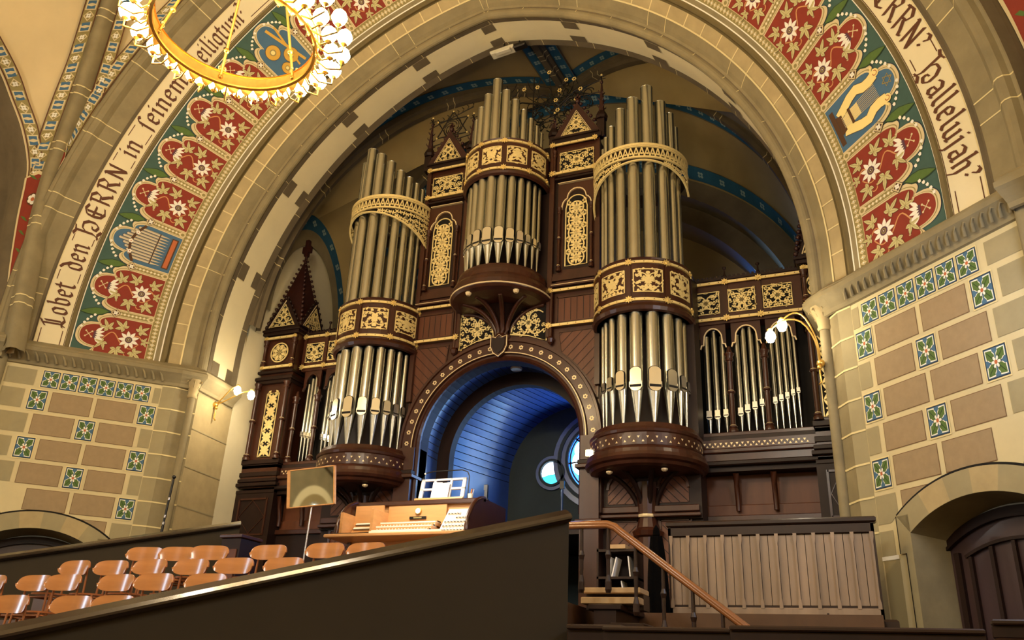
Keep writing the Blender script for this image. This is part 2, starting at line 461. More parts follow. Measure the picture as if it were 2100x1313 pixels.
        for i in range(9):
            x = -.08 + .02*i
            mb.ribbon([(x, .54), (x*1.2, 1.12)], .007, mp, .0156, 'paint_silver' if i % 2 else 'paint_tan')
        mb.shape([(-.12, .66), (.12, .66), (.12, .70), (-.12, .70)], mp, .017, 'paint_umber')
        for q in (0, 1):
            mb.ribbon([(.075*cos(pi/2 + q*pi + i*tau/3), 1.29 + .075*sin(pi/2 + q*pi + i*tau/3)) for i in range(4)], .014, mp, .0125 + q*.001, 'paint_khaki_dark')
    elif side == -1:   # cymbals and horns
        for (x, y, r) in ((-.12, .95, .13), (.10, .72, .13), (-.12, .6, .10)):
            mb.shape(circ(x, y, r+.008, 20), mp, .0105, 'paint_umber'); mb.shape(circ(x, y, r, 20), mp, .012, 'paint_gold'); mb.shape(circ(x, y, r*.45, 14), mp, .0135, 'paint_khaki_dark'); mb.shape(circ(x, y, r*.3, 12), mp, .015, 'paint_yellow')
        mb.ribbon([(.25, .5), (.05, 1.3)], .05, mp, .0165, 'paint_gold'); mb.ribbon([(.1, .5), (.2, 1.25)], .035, mp, .018, 'paint_gold')
    else:
        for q in range(5): mb.shape(leaf(0, .8, .3, .08, q*tau/5), mp, .0115, 'paint_yellow')

# ---- black-letter text drawn with a broad nib
G = {}
G['i'] = (.42, [[(.06,.86),(.2,1),(.2,.02),(.34,.14)], [(.14,1.28),(.26,1.4)]])
G['n'] = (.78, [[(.06,.86),(.2,1),(.2,.02),(.3,.12)], [(.2,.82),(.46,1),(.58,.86),(.58,.02),(.72,.14)]])
G['m'] = (1.12, [[(.06,.86),(.2,1),(.2,.02),(.3,.12)], [(.2,.82),(.42,1),(.54,.86),(.54,.02),(.62,.12)], [(.54,.82),(.78,1),(.9,.86),(.9,.02),(1.04,.14)]])
G['u'] = (.78, [[(.06,.86),(.2,1),(.2,.14),(.36,0),(.58,.2)], [(.48,.9),(.58,1),(.58,.02),(.72,.14)]])
G['o'] = (.70, [[(.36,1),(.16,.82),(.16,.16),(.34,0),(.54,.18),(.54,.84),(.36,1)]])
G['e'] = (.64, [[(.5,.16),(.34,0),(.16,.16),(.16,.82),(.36,1),(.54,.82),(.5,.6),(.16,.48)]])
G['b'] = (.72, [[(.1,1.4),(.2,1.5),(.2,.14),(.36,0),(.56,.18),(.56,.84),(.38,1),(.2,.84)]])
G['d'] = (.72, [[(.08,1.46),(.3,1.3),(.56,.84),(.56,.16),(.36,0),(.16,.16),(.16,.8),(.34,.98),(.54,.8)]])
G['t'] = (.52, [[(.22,1.34),(.22,.14),(.34,0),(.46,.12)], [(.04,1),(.44,1)]])
G['s'] = (.52, [[(.08,.86),(.22,1),(.22,-.1)], [(.22,1),(.22,1.26),(.4,1.48),(.52,1.34)]])
G['l'] = (.42, [[(.1,1.4),(.2,1.5),(.2,.14),(.34,0),(.42,.1)]])
G['g'] = (.72, [[(.54,.9),(.36,1),(.16,.82),(.16,.2),(.34,.04),(.56,.22)], [(.46,1),(.56,.9),(.56,-.2),(.34,-.42),(.12,-.3)]])
G['j'] = (.42, [[(.06,.86),(.2,1),(.2,-.2),(.02,-.42)], [(.14,1.28),(.26,1.4)]])
G['a'] = (.72, [[(.12,.84),(.34,1),(.54,.84),(.54,.02),(.68,.14)], [(.54,.56),(.2,.44),(.16,.14),(.32,0),(.54,.2)]])
G['h'] = (.76, [[(.1,1.4),(.2,1.5),(.2,.02),(.3,.12)], [(.2,.82),(.44,1),(.56,.86),(.56,.1),(.4,-.3)]])
G['L'] = (.95, [[(.5,1.5),(.3,1.42),(.3,.2),(.1,-.1)], [(.05,.08),(.3,.16),(.6,-.02),(.9,.16)], [(.04,1.2),(.3,1.42),(.55,1.6)], [(.5,1.3),(.5,.2)]])
G['H'] = (1.25, [[(.05,1.55),(.3,1.42),(.62,1.58)], [(.34,1.5),(.34,.2),(.16,-.25)], [(.34,.72),(.56,1.08),(.86,1.12),(1.04,.8),(1.04,.3),(.84,.0),(.6,.12),(.62,.4),(.78,.46)], [(.05,-.2),(.34,-.1),(.6,-.3)]])
G['E'] = (.92, [[(.8,1.3),(.5,1.46),(.2,1.2),(.14,.7),(.22,.2),(.5,0),(.82,.16)], [(.14,.74),(.8,.74)], [(.42,1.3),(.42,.12)]])
G['R'] = (.95, [[(.16,1.44),(.26,1.4),(.26,.0)], [(.1,1.4),(.5,1.5),(.72,1.2),(.6,.84),(.28,.76)], [(.46,.76),(.7,.3),(.78,.04),(.92,.14)]])
G['N'] = (.98, [[(.16,1.44),(.24,1.4),(.24,.0)], [(.24,1.4),(.72,.06)], [(.74,1.44),(.74,.0)]])
G["'"] = (.5, [[(.12,1.42),(.3,1.5),(.42,1.3),(.24,1.02)], [(.16,.75),(.24,.68)]])
G['-'] = (.6, [[(.05,.1),(.55,.1)], [(.05,1.3),(.55,1.3)]])
def text_on(mb, side, word, a0, a1):
    """word runs clockwise seen from the nave, letters' tops outwards."""
    tot = sum(G[c][0] for c in word)
    W = abs(a1-a0)*DEG*7.43/7.0
    kx = W/tot; u = .235; x = 0.0
    nx, ny = .070, .085
    for c in word:
        adv, st = G[c]
        for path in st:
            for (x0, y0), (x1, y1) in zip(path[:-1], path[1:]):
                q0 = (x + x0, y0); q1 = (x + x1, y1)
                pts = [(q0[0]-nx, q0[1]-ny), (q0[0]+nx, q0[1]+ny), (q1[0]+nx, q1[1]+ny), (q1[0]-nx, q1[1]-ny)]
                # hull of the nib dragged along the segment: side and cross quads
                pts2 = [(q0[0]-.012, q0[1]+.05), (q0[0]+.012, q0[1]-.05), (q1[0]+.012, q1[1]-.05), (q1[0]-.012, q1[1]+.05)]
                for k, P in enumerate((pts, pts2)):
                    def mp(px, py, h):
                        aa = a0 + px*kx/(DEG*7.43/7.0)*(1 if side == -1 else -1)
                        return cone(side, aa, 1.645 + py*u*.92, h)
                    mb.shape(P, mp, .006 + .0006*k, 'text_brown')
        x += adv
def build_text_band():
    mb = MB()
    def strip(side, t0, t1, nm, h=0, h1=None, a0=-3.6, a1=83, k=52):
        A = [cone(side, a0+(a1-a0)*i/k, t0, h) for i in range(k+1)]; B = [cone(side, a0+(a1-a0)*i/k, t1, h if h1 is None else h1) for i in range(k+1)]
        mb.grid([A, B], nm, False)
    for side in (-1, 1):
        strip(side, 1.49, 1.50, 'olive_moulding', 0, .03); strip(side, 1.50, 1.545, 'olive_moulding', .03, .03); strip(side, 1.545, 1.56, 'olive_moulding', .03, 0)
        strip(side, 1.56, 2.0, 'text_cream')
        strip(side, 1.565, 1.575, 'paint_umber', .003); strip(side, 1.985, 1.995, 'mortar', .004)
        # thin brown rules between the words
        segs = ((-3.4, -.9), (5.7, 7.0), (11.0, 12.0), (22.8, 24.0), (26.6, 28.3), (37.3, 38.4), (49.5, 83)) if side == -1 else ((-3.4, -.8), (11.9, 13.3), (23.6, 25), (36, 83))
        for s0, s1 in segs:
            for t in (1.625, 1.935):
                k = max(2, int((s1-s0)/1.5))
                A = [cone(side, s0+(s1-s0)*i/k, t, .003) for i in range(k+1)]; B = [cone(side, s0+(s1-s0)*i/k, t+.013, .003) for i in range(k+1)]
                mb.grid([A, B], 'text_brown', False)
    for w, a0, a1 in (('Lobet', -.6, 5.5), ('den', 7.2, 11), ('HERRN', 11.9, 22.6), ('in', 24.1, 26.5), ('seinem', 28.4, 37.2), ("Heiligtum'", 38.4, 49.4)):
        text_on(mb, -1, w, a0, a1)
    for w, a0, a1 in (("Hallelujah'", 11.9, -.5), ("HERRN'", 23.6, 13.2), ('den', 29.5, 25.6), ('Lobet', 36, 30.5)):
        text_on(mb, 1, w, a0, a1)
    # outer stone mouldings
    pr = [(2.0, 0), (2.03, -.03), (2.06, -.02), (2.32, .0), (2.36, .05), (2.40, .09), (2.45, .10), (2.50, .08), (2.53, .02), (2.56, .02), (2.58, .03), (2.62, -.1), (2.66, -.30), (2.72, -.6)]
    for side in (-1, 1):
        for (ta, ha), (tb, hb) in zip(pr[:-1], pr[1:]):
            A = [cone(side, a, ta, ha) for a in AS]; B = [cone(side, a, tb, hb) for a in AS]
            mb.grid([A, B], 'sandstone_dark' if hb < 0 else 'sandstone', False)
        for i in range(14):
            for d in (0, 2.0):
                a = 3.4 + i*10.5 + d
                if a > 80: continue
                for (ta, ha), (tb, hb) in zip(pr[2:10], pr[3:11]):
                    w = .06
                    mb.face([cone(side, a-w, ta, ha+.004), cone(side, a+w, ta, ha+.004), cone(side, a+w, tb, hb+.004), cone(side, a-w, tb, hb+.004)], 'mortar')
    o = mb.build('trim_3'); tag(o, 'cream band lettered in brown black-letter text around the arch with stone mouldings outside', 'lettered band', kind='structure')
build_arch(); build_paint(); build_text_band()

# ------------------------------------------------------------------ splayed painted walls and piers
ZF = -1.6
CX, RD = 1.23, .475      # door arch centre along the wall and its z
def door_top(s, R): 
    d = R*R - (s-CX)**2
    return RD + sqrt(d) if d > 0 else None
def flower_tile(mb, side, s0, z1, w, h, base=.006):
    cx, cz = s0 + w/2, z1 - h/2
    def mp(x, y, hh): return wallp(side, cx + x*w/2, cz + y*h/2, hh)
    mb.shape([(-1.1, -1.1), (1.1, -1.1), (1.1, 1.1), (-1.1, 1.1)], mp, base, 'mortar')
    mb.shape([(-1, -1), (1, -1), (1, 1), (-1, 1)], mp, base+.001, 'paint_navy')
    mb.shape([(-.92, -.92), (.92, -.92), (.92, .92), (-.92, .92)], mp, base+.002, 'paint_blue')
    for q in range(4):
        b = pi/4 + q*pi/2
        def lf(L, wd, h_, nm):
            pr = [(0.05, 0), (.35, .75), (.55, .8), (.62, 1), (.8, .55), (1, 0), (.8, -.55), (.62, -1), (.55, -.8), (.35, -.75)]
            mb.shape([(cos(b)*x*L - sin(b)*y*wd, sin(b)*x*L + cos(b)*y*wd) for x, y in pr], mp, h_, nm)
        lf(1.24, .45, base+.003, 'paint_white'); lf(1.15, .37, base+.004, 'paint_green')
        mb.ribbon([(cos(b)*.1, sin(b)*.1), (cos(b)*1.0, sin(b)*1.0)], .05, mp, base+.005, 'paint_darkgreen')
    for q in range(6):
        b = q*tau/6
        mb.shape(leaf(.04*cos(b), .04*sin(b), .46, .24, b), mp, base+.0055, 'paint_darkgreen'); mb.shape(leaf(.06*cos(b), .06*sin(b), .37, .19, b), mp, base+.006, 'paint_white'); mb.shape(circ(.3*cos(b), .3*sin(b), .10, 8), mp, base+.0062, 'paint_white')
    mb.shape(circ(0, 0, .14, 10), mp, base+.007, 'paint_orange')
def build_wall(side, name, label):
    mb = MB()
    Zt = 4.70
    def F(x, y, h): return wallp(side, x, y, h)
    n = 18; s0, s1 = CX-.80, CX+.80
    mb.shape([(0, ZF), (s0, ZF), (s0, Zt), (0, Zt)], F, 0, 'wall_cream')
    mb.shape([(s1, ZF), (3.2, ZF), (3.2, Zt), (s1, Zt)], F, 0, 'wall_cream')
    for i in range(n):
        a, b = s0 + (s1-s0)*i/n, s0 + (s1-s0)*(i+1)/n
        mb.shape([(a, door_top(a, 1.39)), (b, door_top(b, 1.39)), (b, Zt), (a, Zt)], F, 0, 'wall_cream')
    # plain dado below
    mb.shape([(0.02, ZF), (s0-.2, ZF), (s0-.2, 1.38), (0.02, 1.38)], F, .003, 'dado_beige'); mb.shape([(s1+.2, ZF), (2.4, ZF), (2.4, 1.38), (s1+.2, 1.38)], F, .003, 'dado_beige')
    mb.shape([(0.0, 1.38), (s0-.2, 1.38), (s0-.2, 1.42), (0.0, 1.42)], F, .006, 'paint_white')
    # courses
    def clip(a0, a1, zt, zb):
        out = []
        for sx in (a0, a1):
            pass
        return out
    def block(a0, a1, zt, zb, nm='block_brown', edge=True):
        # cut by the door's stone surround
        N = 8; seg = []
        for i in range(N):
            x0, x1 = a0 + (a1-a0)*i/N, a0 + (a1-a0)*(i+1)/N
            lo = []
            for x in (x0, x1):
                d = door_top(x, 1.64) if abs(x-CX) < 1.02 else None
                lo.append(max(zb, d) if d is not None else zb)
            if lo[0] >= zt-.01 and lo[1] >= zt-.01: continue
            lo = [min(l, zt) for l in lo]
            if edge: mb.shape([(x0, lo[0]), (x1, lo[1]), (x1, zt), (x0, zt)], F, .003, 'block_edge')
            e = .008; xa = x0+e if i == 0 else x0; xb = x1-e if i == N-1 else x1
            if min(zt-lo[0], zt-lo[1]) > 2.2*e: mb.shape([(xa, lo[0]+e), (xb, lo[1]+e), (xb, zt-e), (xa, zt-e)], F, .0045, nm)
    # top row
    block(.0, .12, 4.25, 3.98, 'quoin', False); block(1.82, 2.25, 4.25, 3.98, 'quoin', False)
    for k in range(6): flower_tile(mb, side, .165 + .266*k, 4.25, .238, .27)
    for r in range(0, 7):
        zt = 3.925 - .374*r; zb = zt - .315
        if r % 2 == 0:
            if not (r >= 5): flower_tile(mb, side, .03, zt, .235, zb*0 + .315) if r < 5 else None
            block(.32, .90, zt, zb); block(.96, 1.54, zt, zb)
            if r < 4: flower_tile(mb, side, 1.60, zt, .245, .315)
            block(1.91, 2.25, zt, zb, 'quoin', False)
            if r >= 5: block(.0, .26, zt, zb, 'quoin', False)
        else:
            block(.0, .19 if r < 5 else .30, zt, zb, 'quoin', False)
            if r < 5:
                block(.25, .79, zt, zb)
                if r < 5: flower_tile(mb, side, .845, zt, .24, .315) if r < 4 else None
                block(1.14, 1.72, zt, zb)
            else: block(.36, .79, zt, zb)
            block(1.78, 2.25, zt, zb, 'quoin', False)
    # door surround: raised segmental arch of stone with a dark outline
    def arc(R, lo=-.98, hi=.98, n=24): return [(CX + lo + (hi-lo)*i/n, door_top(CX + lo + (hi-lo)*i/n, R)) for i in range(n+1)]
    A, B = arc(1.655, -.97, .97), arc(1.63, -.955, .955)
    for i in range(24): mb.shape([A[i], A[i+1], B[i+1], B[i]], F, .008, 'shadow_void')
    O, I = arc(1.63, -.955, .955), arc(1.39, -.80, .80)
    for i in range(24): mb.shape([I[i], I[i+1], O[i+1], O[i]], F, .02, 'sandstone_warm' if (i//4) % 2 else 'quoin', 0)
    for sg in (-1, 1):
        x0, x1, x2 = CX+sg*.80, CX+sg*.955, CX+sg*.88
        for (xa, xb, za, zb) in ((x0, x1, 1.42, door_top(CX+.955, 1.63)), (x0, x2, ZF, 1.42)):
            lo, hi = min(xa, xb), max(xa, xb)
            mb.shape([(lo, za), (hi, za), (hi, zb), (lo, zb)], F, .02, 'quoin', 0)
            e0, e1 = (xb-.012, xb) if sg < 0 else (xb, xb+.012)
            mb.shape([(e0, za), (e1, za), (e1, zb), (e0, zb)], F, .021, 'shadow_void')
    # reveal of the doorway
    dep = -.42
    I2 = [(CX-.80, ZF)] + I + [(CX+.80, ZF)]
    J2 = [(CX + (x-CX)*.93, z-.05 if z > 0 else z) for x, z in I2]
    for i in range(len(I2)-1):
        mb.face([F(*I2[i], .02), F(*I2[i+1], .02), F(*J2[i+1], dep), F(*J2[i], dep)], 'sandstone')
    # outer clustered shafts closing the wall
    for (sx, r) in ((2.36, .10), (2.56, .12), (2.80, .14)):
        x, y, _ = wallp(side, sx, 0, .05)
        mb.lathe([(ZF, r), (4.5, r)], 'sandstone', n=14, smooth=True, center=(x, y))
    o = mb.build(name); tag(o, label, 'wall', kind='structure')
build_wall(-1, 'wall_left', 'splayed left wall painted with brown blocks and white flower tiles')
build_wall(1, 'wall_right', 'splayed right wall painted with brown blocks and white flower tiles')

def build_piers():
    for side, nm, lab in ((-1, 'trim_4', 'stone pier left of the organ with cornice above'), (1, 'trim_5', 'stone pier right of the organ with cornice above')):
        mb = MB()
        plan = [(4.99, 11.25), (4.88, 10.28), (5.0, 10.16), (5.10, 9.98), (R0-E0, Y0)]
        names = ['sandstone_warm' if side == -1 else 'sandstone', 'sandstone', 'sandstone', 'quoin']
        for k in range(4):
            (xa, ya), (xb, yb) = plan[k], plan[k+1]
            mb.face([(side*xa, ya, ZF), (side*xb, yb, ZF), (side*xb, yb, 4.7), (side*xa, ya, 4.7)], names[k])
            if k:
                for r in range(8):
                    z = 4.28 - .374*r
                    o = .004
                    mb.face([(side*(xa-o), ya-o, z), (side*(xb-o), yb-o, z), (side*(xb-o), yb-o, z+.022), (side*(xa-o), ya-o, z+.022)], 'mortar')
        for r in range(8):     # joints on the jamb facing the organ
            z = 4.28 - .62*r
            mb.face([(side*4.872, 10.28, z), (side*4.982, 11.25, z), (side*4.982, 11.25, z+.014), (side*4.872, 10.28, z+.014)], 'quoin')
        # angle shaft with capital
        mb.lathe([(ZF, .06), (4.2, .06)], 'sandstone', n=12, smooth=True, center=(side*4.93, 10.2))
        mb.lathe([(4.16, .07), (4.19, .085), (4.22, .07), (4.30, .085), (4.40, .13), (4.46, .15)], 'sandstone_warm', n=12, smooth=True, center=(side*4.93, 10.2))
        for q in range(8):
            b = q*tau/8
            c = Vector((side*4.93 + .09*cos(b), 10.2 + .09*sin(b), 4.33))
            mb.tube([c, c + Vector((.02*cos(b), .02*sin(b), .06)), c + Vector((.06*cos(b), .06*sin(b), .10)), c + Vector((.075*cos(b), .075*sin(b), .07))], .016, 'sandstone_warm', 5, taper=.5)
        # cornice following the plan
        line = [(4.97, 11.2), (4.86, 10.24), (5.06, 10.02), (R0-E0, Y0)] + [(R0-E0 + CA*s, Y0 - SA*s) for s in (.6, 1.2, 1.8, 2.3)] + [(R0-E0 + CA*2.3-.12, Y0-SA*2.3-.16), (R0-E0 + CA*2.9, Y0-SA*2.9-.1)]
        prof = [(0, 4.30), (.03, 4.31), (.04, 4.36), (.07, 4.40), (.13, 4.47), (.16, 4.50), (.16, 4.56), (.12, 4.58), (.12, 4.61), (.0, 4.70)]
        def off(i, d):
            p0 = Vector(line[max(i-1, 0)]); p1 = Vector(line[i]); p2 = Vector(line[min(i+1, len(line)-1)])
            t = (p2-p0).normalized(); nrm = Vector((-t.y, t.x))
            if nrm.dot(Vector((-1, -1))) < 0: nrm = -nrm
            q = p1 + nrm*d
            return q
        rows = []
        for d, z in prof:
            rows.append([(side*off(i, d).x, off(i, d).y, z) for i in range(len(line))])
        mb.grid(rows, 'sandstone', False)
        # row of carved leaves under the cornice
        s = .06
        while s < 2.3:
            c = Vector(wallp(side, s, 4.43, .075)); d = Vector(wallp(side, s+.05, 4.43, .075)) - c; nrm = (Vector(wallp(side, s, 4.43, .2)) - c).normalized()
            dn = d.normalized()
            pts = [c + Vector((0, 0, -.07)) - dn*.035, c + nrm*.04 + Vector((0, 0, .0)) - dn*.01, c + nrm*.06 + Vector((0, 0, .05)) + dn*.02, c + nrm*.03 + Vector((0, 0, .035)) + dn*.05]
            mb.tube(pts, .022, 'sandstone', 5, taper=.45)
            s += .105 if side == 1 else .13
        o = mb.build(nm); tag(o, lab, 'pier', kind='structure')
build_piers()

def build_doors():
    for side, nm, lab in ((-1, 'door_1', 'dark arched door low in the left wall'), (1, 'door_2', 'dark panelled arched door low in the right wall')):
        root = empty(nm); tag(root, lab, 'door', kind='structure')
        mb = MB()
        def F(x, y, h): return wallp(side, x, y, h - .42)
        def tp(x, k): 
            R = 1.36; d = R*R - (x-CX)**2
            return RD - .04 + sqrt(max(0, d)) - k
        n = 20; xs = [CX-.78 + 1.56*i/n for i in range(n+1)]
        A = [F(x, tp(x, 0), 0) for x in xs]; B = [F(x, ZF, 0) for x in xs]; mb.grid([A, B], 'door_wood', False)
        # moulded arch rim and mullions
        for k, (w, h, kk) in enumerate(((.07, .03, .035), (.03, .05, .09))):
            mb.ribbon([(x, tp(x, kk)) for x in xs], w, F, h, 'case_mahogany_dark', 0)
        for x in (CX-.50, CX-.25, CX, CX+.25, CX+.50):
            mb.shape([(x-.02, ZF), (x+.02, ZF), (x+.02, tp(x, .32)), (x-.02, tp(x, .32))], F, .035, 'case_mahogany_dark', 0)
        mb.ribbon([(x, tp(x, .30)) for x in xs if abs(x-CX) < .62], .03, F, .045, 'case_mahogany_dark', 0)
        for x in (CX-.65, CX+.65): mb.shape([(x-.03, ZF), (x+.03, ZF), (x+.03, tp(x, .2)), (x-.03, tp(x, .2))], F, .04, 'case_mahogany_dark', 0)
        mb.build('door_leaf', root)
        hb = MB(); c = Vector(wallp(side, CX+.6, .35, -.36)); hb.ball(c, .035, 'brass'); hb.build('door_handle', root)
build_doors()

# ------------------------------------------------------------------ organ chamber: walls and ribbed vault
BOSS = Vector((0, 14.4, 12.3)); Z5 = 5.5
def ribc(cx, cy, z0, t):    # quarter arc from boss (t=0) to corner (t=1)
    a = t*pi/2
    return Vector((BOSS.x + (cx-BOSS.x)*sin(a), BOSS.y + (cy-BOSS.y)*sin(a), z0 + (BOSS.z-z0)*cos(a)))
def formeret(a, b, z0, h, th):
    a, b = Vector(a), Vector(b)
    m = (a+b)/2 + (a-b)/2*cos(th)
    return Vector((m.x, m.y, z0 + (h-z0)*sin(th)))
def banded_rib(mb, pts, side_vecs, w=.16, d=.20, band=.17, flowers=True):
    """stone rib under the vault with painted blue bands on both webs beside it."""
    n = len(pts)
    prof = [(-w, .02), (-w, -d*.45), (-w*.55, -d*.6), (-w*.45, -d), (w*.45, -d), (w*.55, -d*.6), (w, -d*.45), (w, .02)]
    rows = []
    for i, p in enumerate(pts):
        sv = side_vecs[i]; t = (pts[min(i+1, n-1)] - pts[max(i-1, 0)]).normalized(); dn = sv.cross(t).normalized()
        if dn.z < 0 and abs(t.z) < .9 or dn.dot(Vector((0, 13, 5)) - p) > 0: dn = -dn     # dn points outwards/up
        rows.append([p + sv*x + dn*y for x, y in prof])
    mb.grid(rows, 'sandstone_dark', False)
    for i in range(3, n-1, 5):
        p = pts[i]; sv = side_vecs[i]; t = (pts[i+1]-pts[i-1]).normalized(); dn = sv.cross(t).normalized()
        if dn.dot(Vector((0, 13, 5)) - p) > 0: dn = -dn
        for q in (0, .16):
            r = [p + t*q + sv*x*1.03 + dn*y*1.03 for x, y in prof[1:-1]]
            mb.grid([r, [v + t*.018 for v in r]], 'mortar', False)
def vault_web(mb, A, B, nm):
    mb.grid([A, B], nm, True)
def band_on(mb, pts, other, nm_b='vault_blue', w=.30, gap=.15, fl=.27):
    """blue painted band on the web, running beside the rib pts, towards the curve other."""
    N = len(pts)
    def q(i, d, lift=.012):
        v = (other[i] - pts[i]); L = v.length
        if L < 1e-3: return pts[i].copy()
        p = pts[i] + v.normalized()*min(d, L*.95)
        return p + (Vector((0, 13.0, 6)) - p).normalized()*lift
    mb.grid([[q(i, gap) for i in range(N)], [q(i, gap+w) for i in range(N)]], nm_b, False)
    mb.grid([[q(i, gap+w) for i in range(N)], [q(i, gap+w+.02, .02) for i in range(N)]], 'sandstone_dark', False)
    # small four-petal flowers
    acc = 0
    for i in range(N-1):
        seg = (pts[i+1]-pts[i]).length; acc += seg
        if acc > fl:
            acc = 0
            c = q(i, gap+w/2, .02); t = (pts[i+1]-pts[i]).normalized()
            v = (other[i]-pts[i])
            if v.length < gap+w: continue
            v.normalize()
            for k in range(4):
                b = k*pi/2 + pi/4; cc = c + t*.045*cos(b) + v*.045*sin(b)
                mb.face([cc + t*.034*cos(j*tau/6) + v*.034*sin(j*tau/6) for j in range(6)], 'vault_flower')
            mb.face([c + t*.02*cos(j*tau/6) + v*.02*sin(j*tau/6) + (Vector((0,13,6))-c).normalized()*.003 for j in range(6)], 'vault_blue')
def build_chamber():
    N = 28; T = [i/N for i in range(N+1)]
    mb = MB()
    rb = MB()
    for s in (-1, 1):
        F = [ribc(s*5.0, 11.3, Z5, t) for t in T]
        S = [ribc(s*5.0, 14.2, 6.4, t) for t in T]
        # front web: between the front rib and the wall over the arch
        fr = [Vector((BOSS.x + s*5.0*sin(t*pi/2), 11.24, 6.0 + (12.0-6.0)*cos(t*pi/2))) for t in T]
        vault_web(mb, F, fr, 'vault_ochre')
        # side web: front rib -> side formeret -> side rib
        fo = [formeret((s*5.0, 11.3, 0), (s*5.0, 14.2, 0), 6.4, 9.0, pi*i/(2*N)) for i in range(N+1)]     # front half, corner to apex
        fo2 = [formeret((s*5.0, 14.2, 0), (s*5.0, 11.3, 0), 6.4, 9.0, pi*i/(2*N)) for i in range(N+1)]
        K = 6
        for rib_, f_ in ((F, fo), (S, fo2)):
            R_ = rib_[::-1]     # corner -> boss
            rows = []
            for i in range(N+1):
                rows.append([R_[i].lerp(f_[i], k/K) + Vector((0, 0, .0)) for k in range(K+1)])
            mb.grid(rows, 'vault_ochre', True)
        # back web, down to a lower inner arch
        ia = [Vector((s*4.9*sin(t*pi/2), 15.9, 6.4 + (10.9-6.4)*cos(t*pi/2))) for t in T]
        mid = [a.lerp(b, .5) + Vector((0, 0, .25*cos(t*pi/2))) for a, b, t in zip(S, ia, T)]
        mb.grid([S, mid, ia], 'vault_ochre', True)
        ib = [p + Vector((-s*.35*sin(t*pi/2), .0, -.35)) for p, t in zip(ia, T)]
        ic = [p + Vector((0, .5, 0)) for p in ib]; idd = [p + Vector((-s*.3*sin(t*pi/2), .02, -.35)) for p, t in zip(ic, T)]; ie = [p + Vector((0, 1.4, 0)) for p in idd]
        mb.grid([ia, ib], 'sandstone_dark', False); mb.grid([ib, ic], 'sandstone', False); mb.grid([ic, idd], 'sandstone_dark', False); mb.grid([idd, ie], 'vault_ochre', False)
        # closing wall behind
        mb.grid([ie, [Vector((p.x, p.y, 4.0)) for p in ie]], 'vault_ochre', False)
        # ribs
        def side_v(P, s): 
            d = (P[-1]-P[0]); d.z = 0; d.normalize(); v = Vector((-d.y, d.x, 0)); return [v]*len(P)
        banded_rib(rb, F[:N], side_v(F, s)); banded_rib(rb, S[:N], side_v(S, s))
        band_on(rb, F, fr); band_on(rb, F[::-1], [f for f in fo][:]) if False else None
        band_on(rb, S, mid, w=.30)
        R_ = F[::-1]; band_on(rb, R_, fo, w=.26)
        R_ = S[::-1]; band_on(rb, R_, fo2, w=.26)
        band_on(rb, [p + Vector((0, -.02, 0)) for p in ia], mid, gap=.04, w=.30)
        # formeret stone and blue edge on the side wall
        full = [formeret((s*4.97, 11.3, 0), (s*4.97, 14.2, 0), 6.4, 9.0, pi*i/36) for i in range(37)]
        inn = [Vector((s*4.95, 12.75 + (p.y-12.75)*.84, 6.4 + (p.z-6.4)*.86)) for p in full]
        inn2 = [Vector((s*4.95, 12.75 + (p.y-12.75)*.70, 6.4 + (p.z-6.4)*.72)) for p in full]
        rb.grid([full, inn], 'vault_blue', False); rb.grid([inn, inn2], 'sandstone', False)
        for i in range(2, 36, 3):
            c = (full[i]+inn[i])/2 + Vector((-s*.015, 0, 0))
            for k in range(4):
                b = k*pi/2; cc = c + Vector((0, .045*cos(b), .045*sin(b)))
                rb.face([cc + Vector((0, .034*cos(j*tau/6), .034*sin(j*tau/6))) for j in range(6)], 'vault_flower')
    # ridge rib from the boss to the arch head
    P = [Vector((0, 14.4 - 3.2*t, 12.3 - .35*t)) for t in T]
    banded_rib(rb, P, [Vector((1, 0, 0))]*len(P), w=.13)
    for s in (-1, 1):
        oth = [p + Vector((s*1.0, 0, -.12)) for p in P]
        band_on(rb, P, oth, gap=.12, w=.22)
    for i in range(10):
        b = i*tau/10; rb.ball((.17*cos(b), 14.3 + .17*sin(b), 12.02), .09, 'gold_bright' if i % 2 else 'sandstone_dark', 6, 4)
    rb.lathe([(11.95, .05), (12.0, .22), (12.15, .26), (12.3, .2)], 'sandstone_dark', n=12, center=(0, 14.35))
    o = mb.build('ceiling'); tag(o, 'ochre vault webs above the organ', 'vault', kind='structure')
    o = rb.build('trim_6'); tag(o, 'stone vault ribs with blue flowered bands above the organ', 'vault ribs', kind='structure')
    w = MB()
    for s in (-1, 1):
        w.box(min(s*5.0, s*5.2), max(s*5.0, s*5.2), 11.25, 16.5, ZF, 9.6, 'pale_wall')
    o = w.build('wall_side'); tag(o, 'pale side walls of the organ chamber', 'wall', kind='structure')
    w = MB()   # wall over the arch, seen from behind only through the opening, closes off the light
    A = [cone(1, a, 0, 0, 5.92, 11.24) for a in AS if a >= 0]; 
    for s in (-1, 1):
        A = [(s*p[0], p[1], p[2]) for p in A] if s == -1 else A
        w.grid([A, [(p[0]*1.6, 11.24, 5 + (p[2]-5)*1.5) for p in A]], 'vault_ochre', False)
        A = [(abs(p[0]), p[1], p[2]) for p in A]
    # back wall with a faint blue half-round window high on the right
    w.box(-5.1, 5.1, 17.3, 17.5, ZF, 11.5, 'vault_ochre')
    o = w.build('wall_back'); tag(o, 'ochre back wall of the organ chamber', 'wall', kind='structure')
    win = MB()
    c = Vector((3.55, 17.22, 7.35))
    def W(x, y, h): return (c.x + x, c.y - h, c.z + y)
    win.shape(circ(0, 0, 1.0, 28, 0, pi), W, .0, 'window_blue'); win.ribbon(circ(0, 0, 1.05, 24, 0, pi), .12, W, .06, 'sandstone_dark', 0)
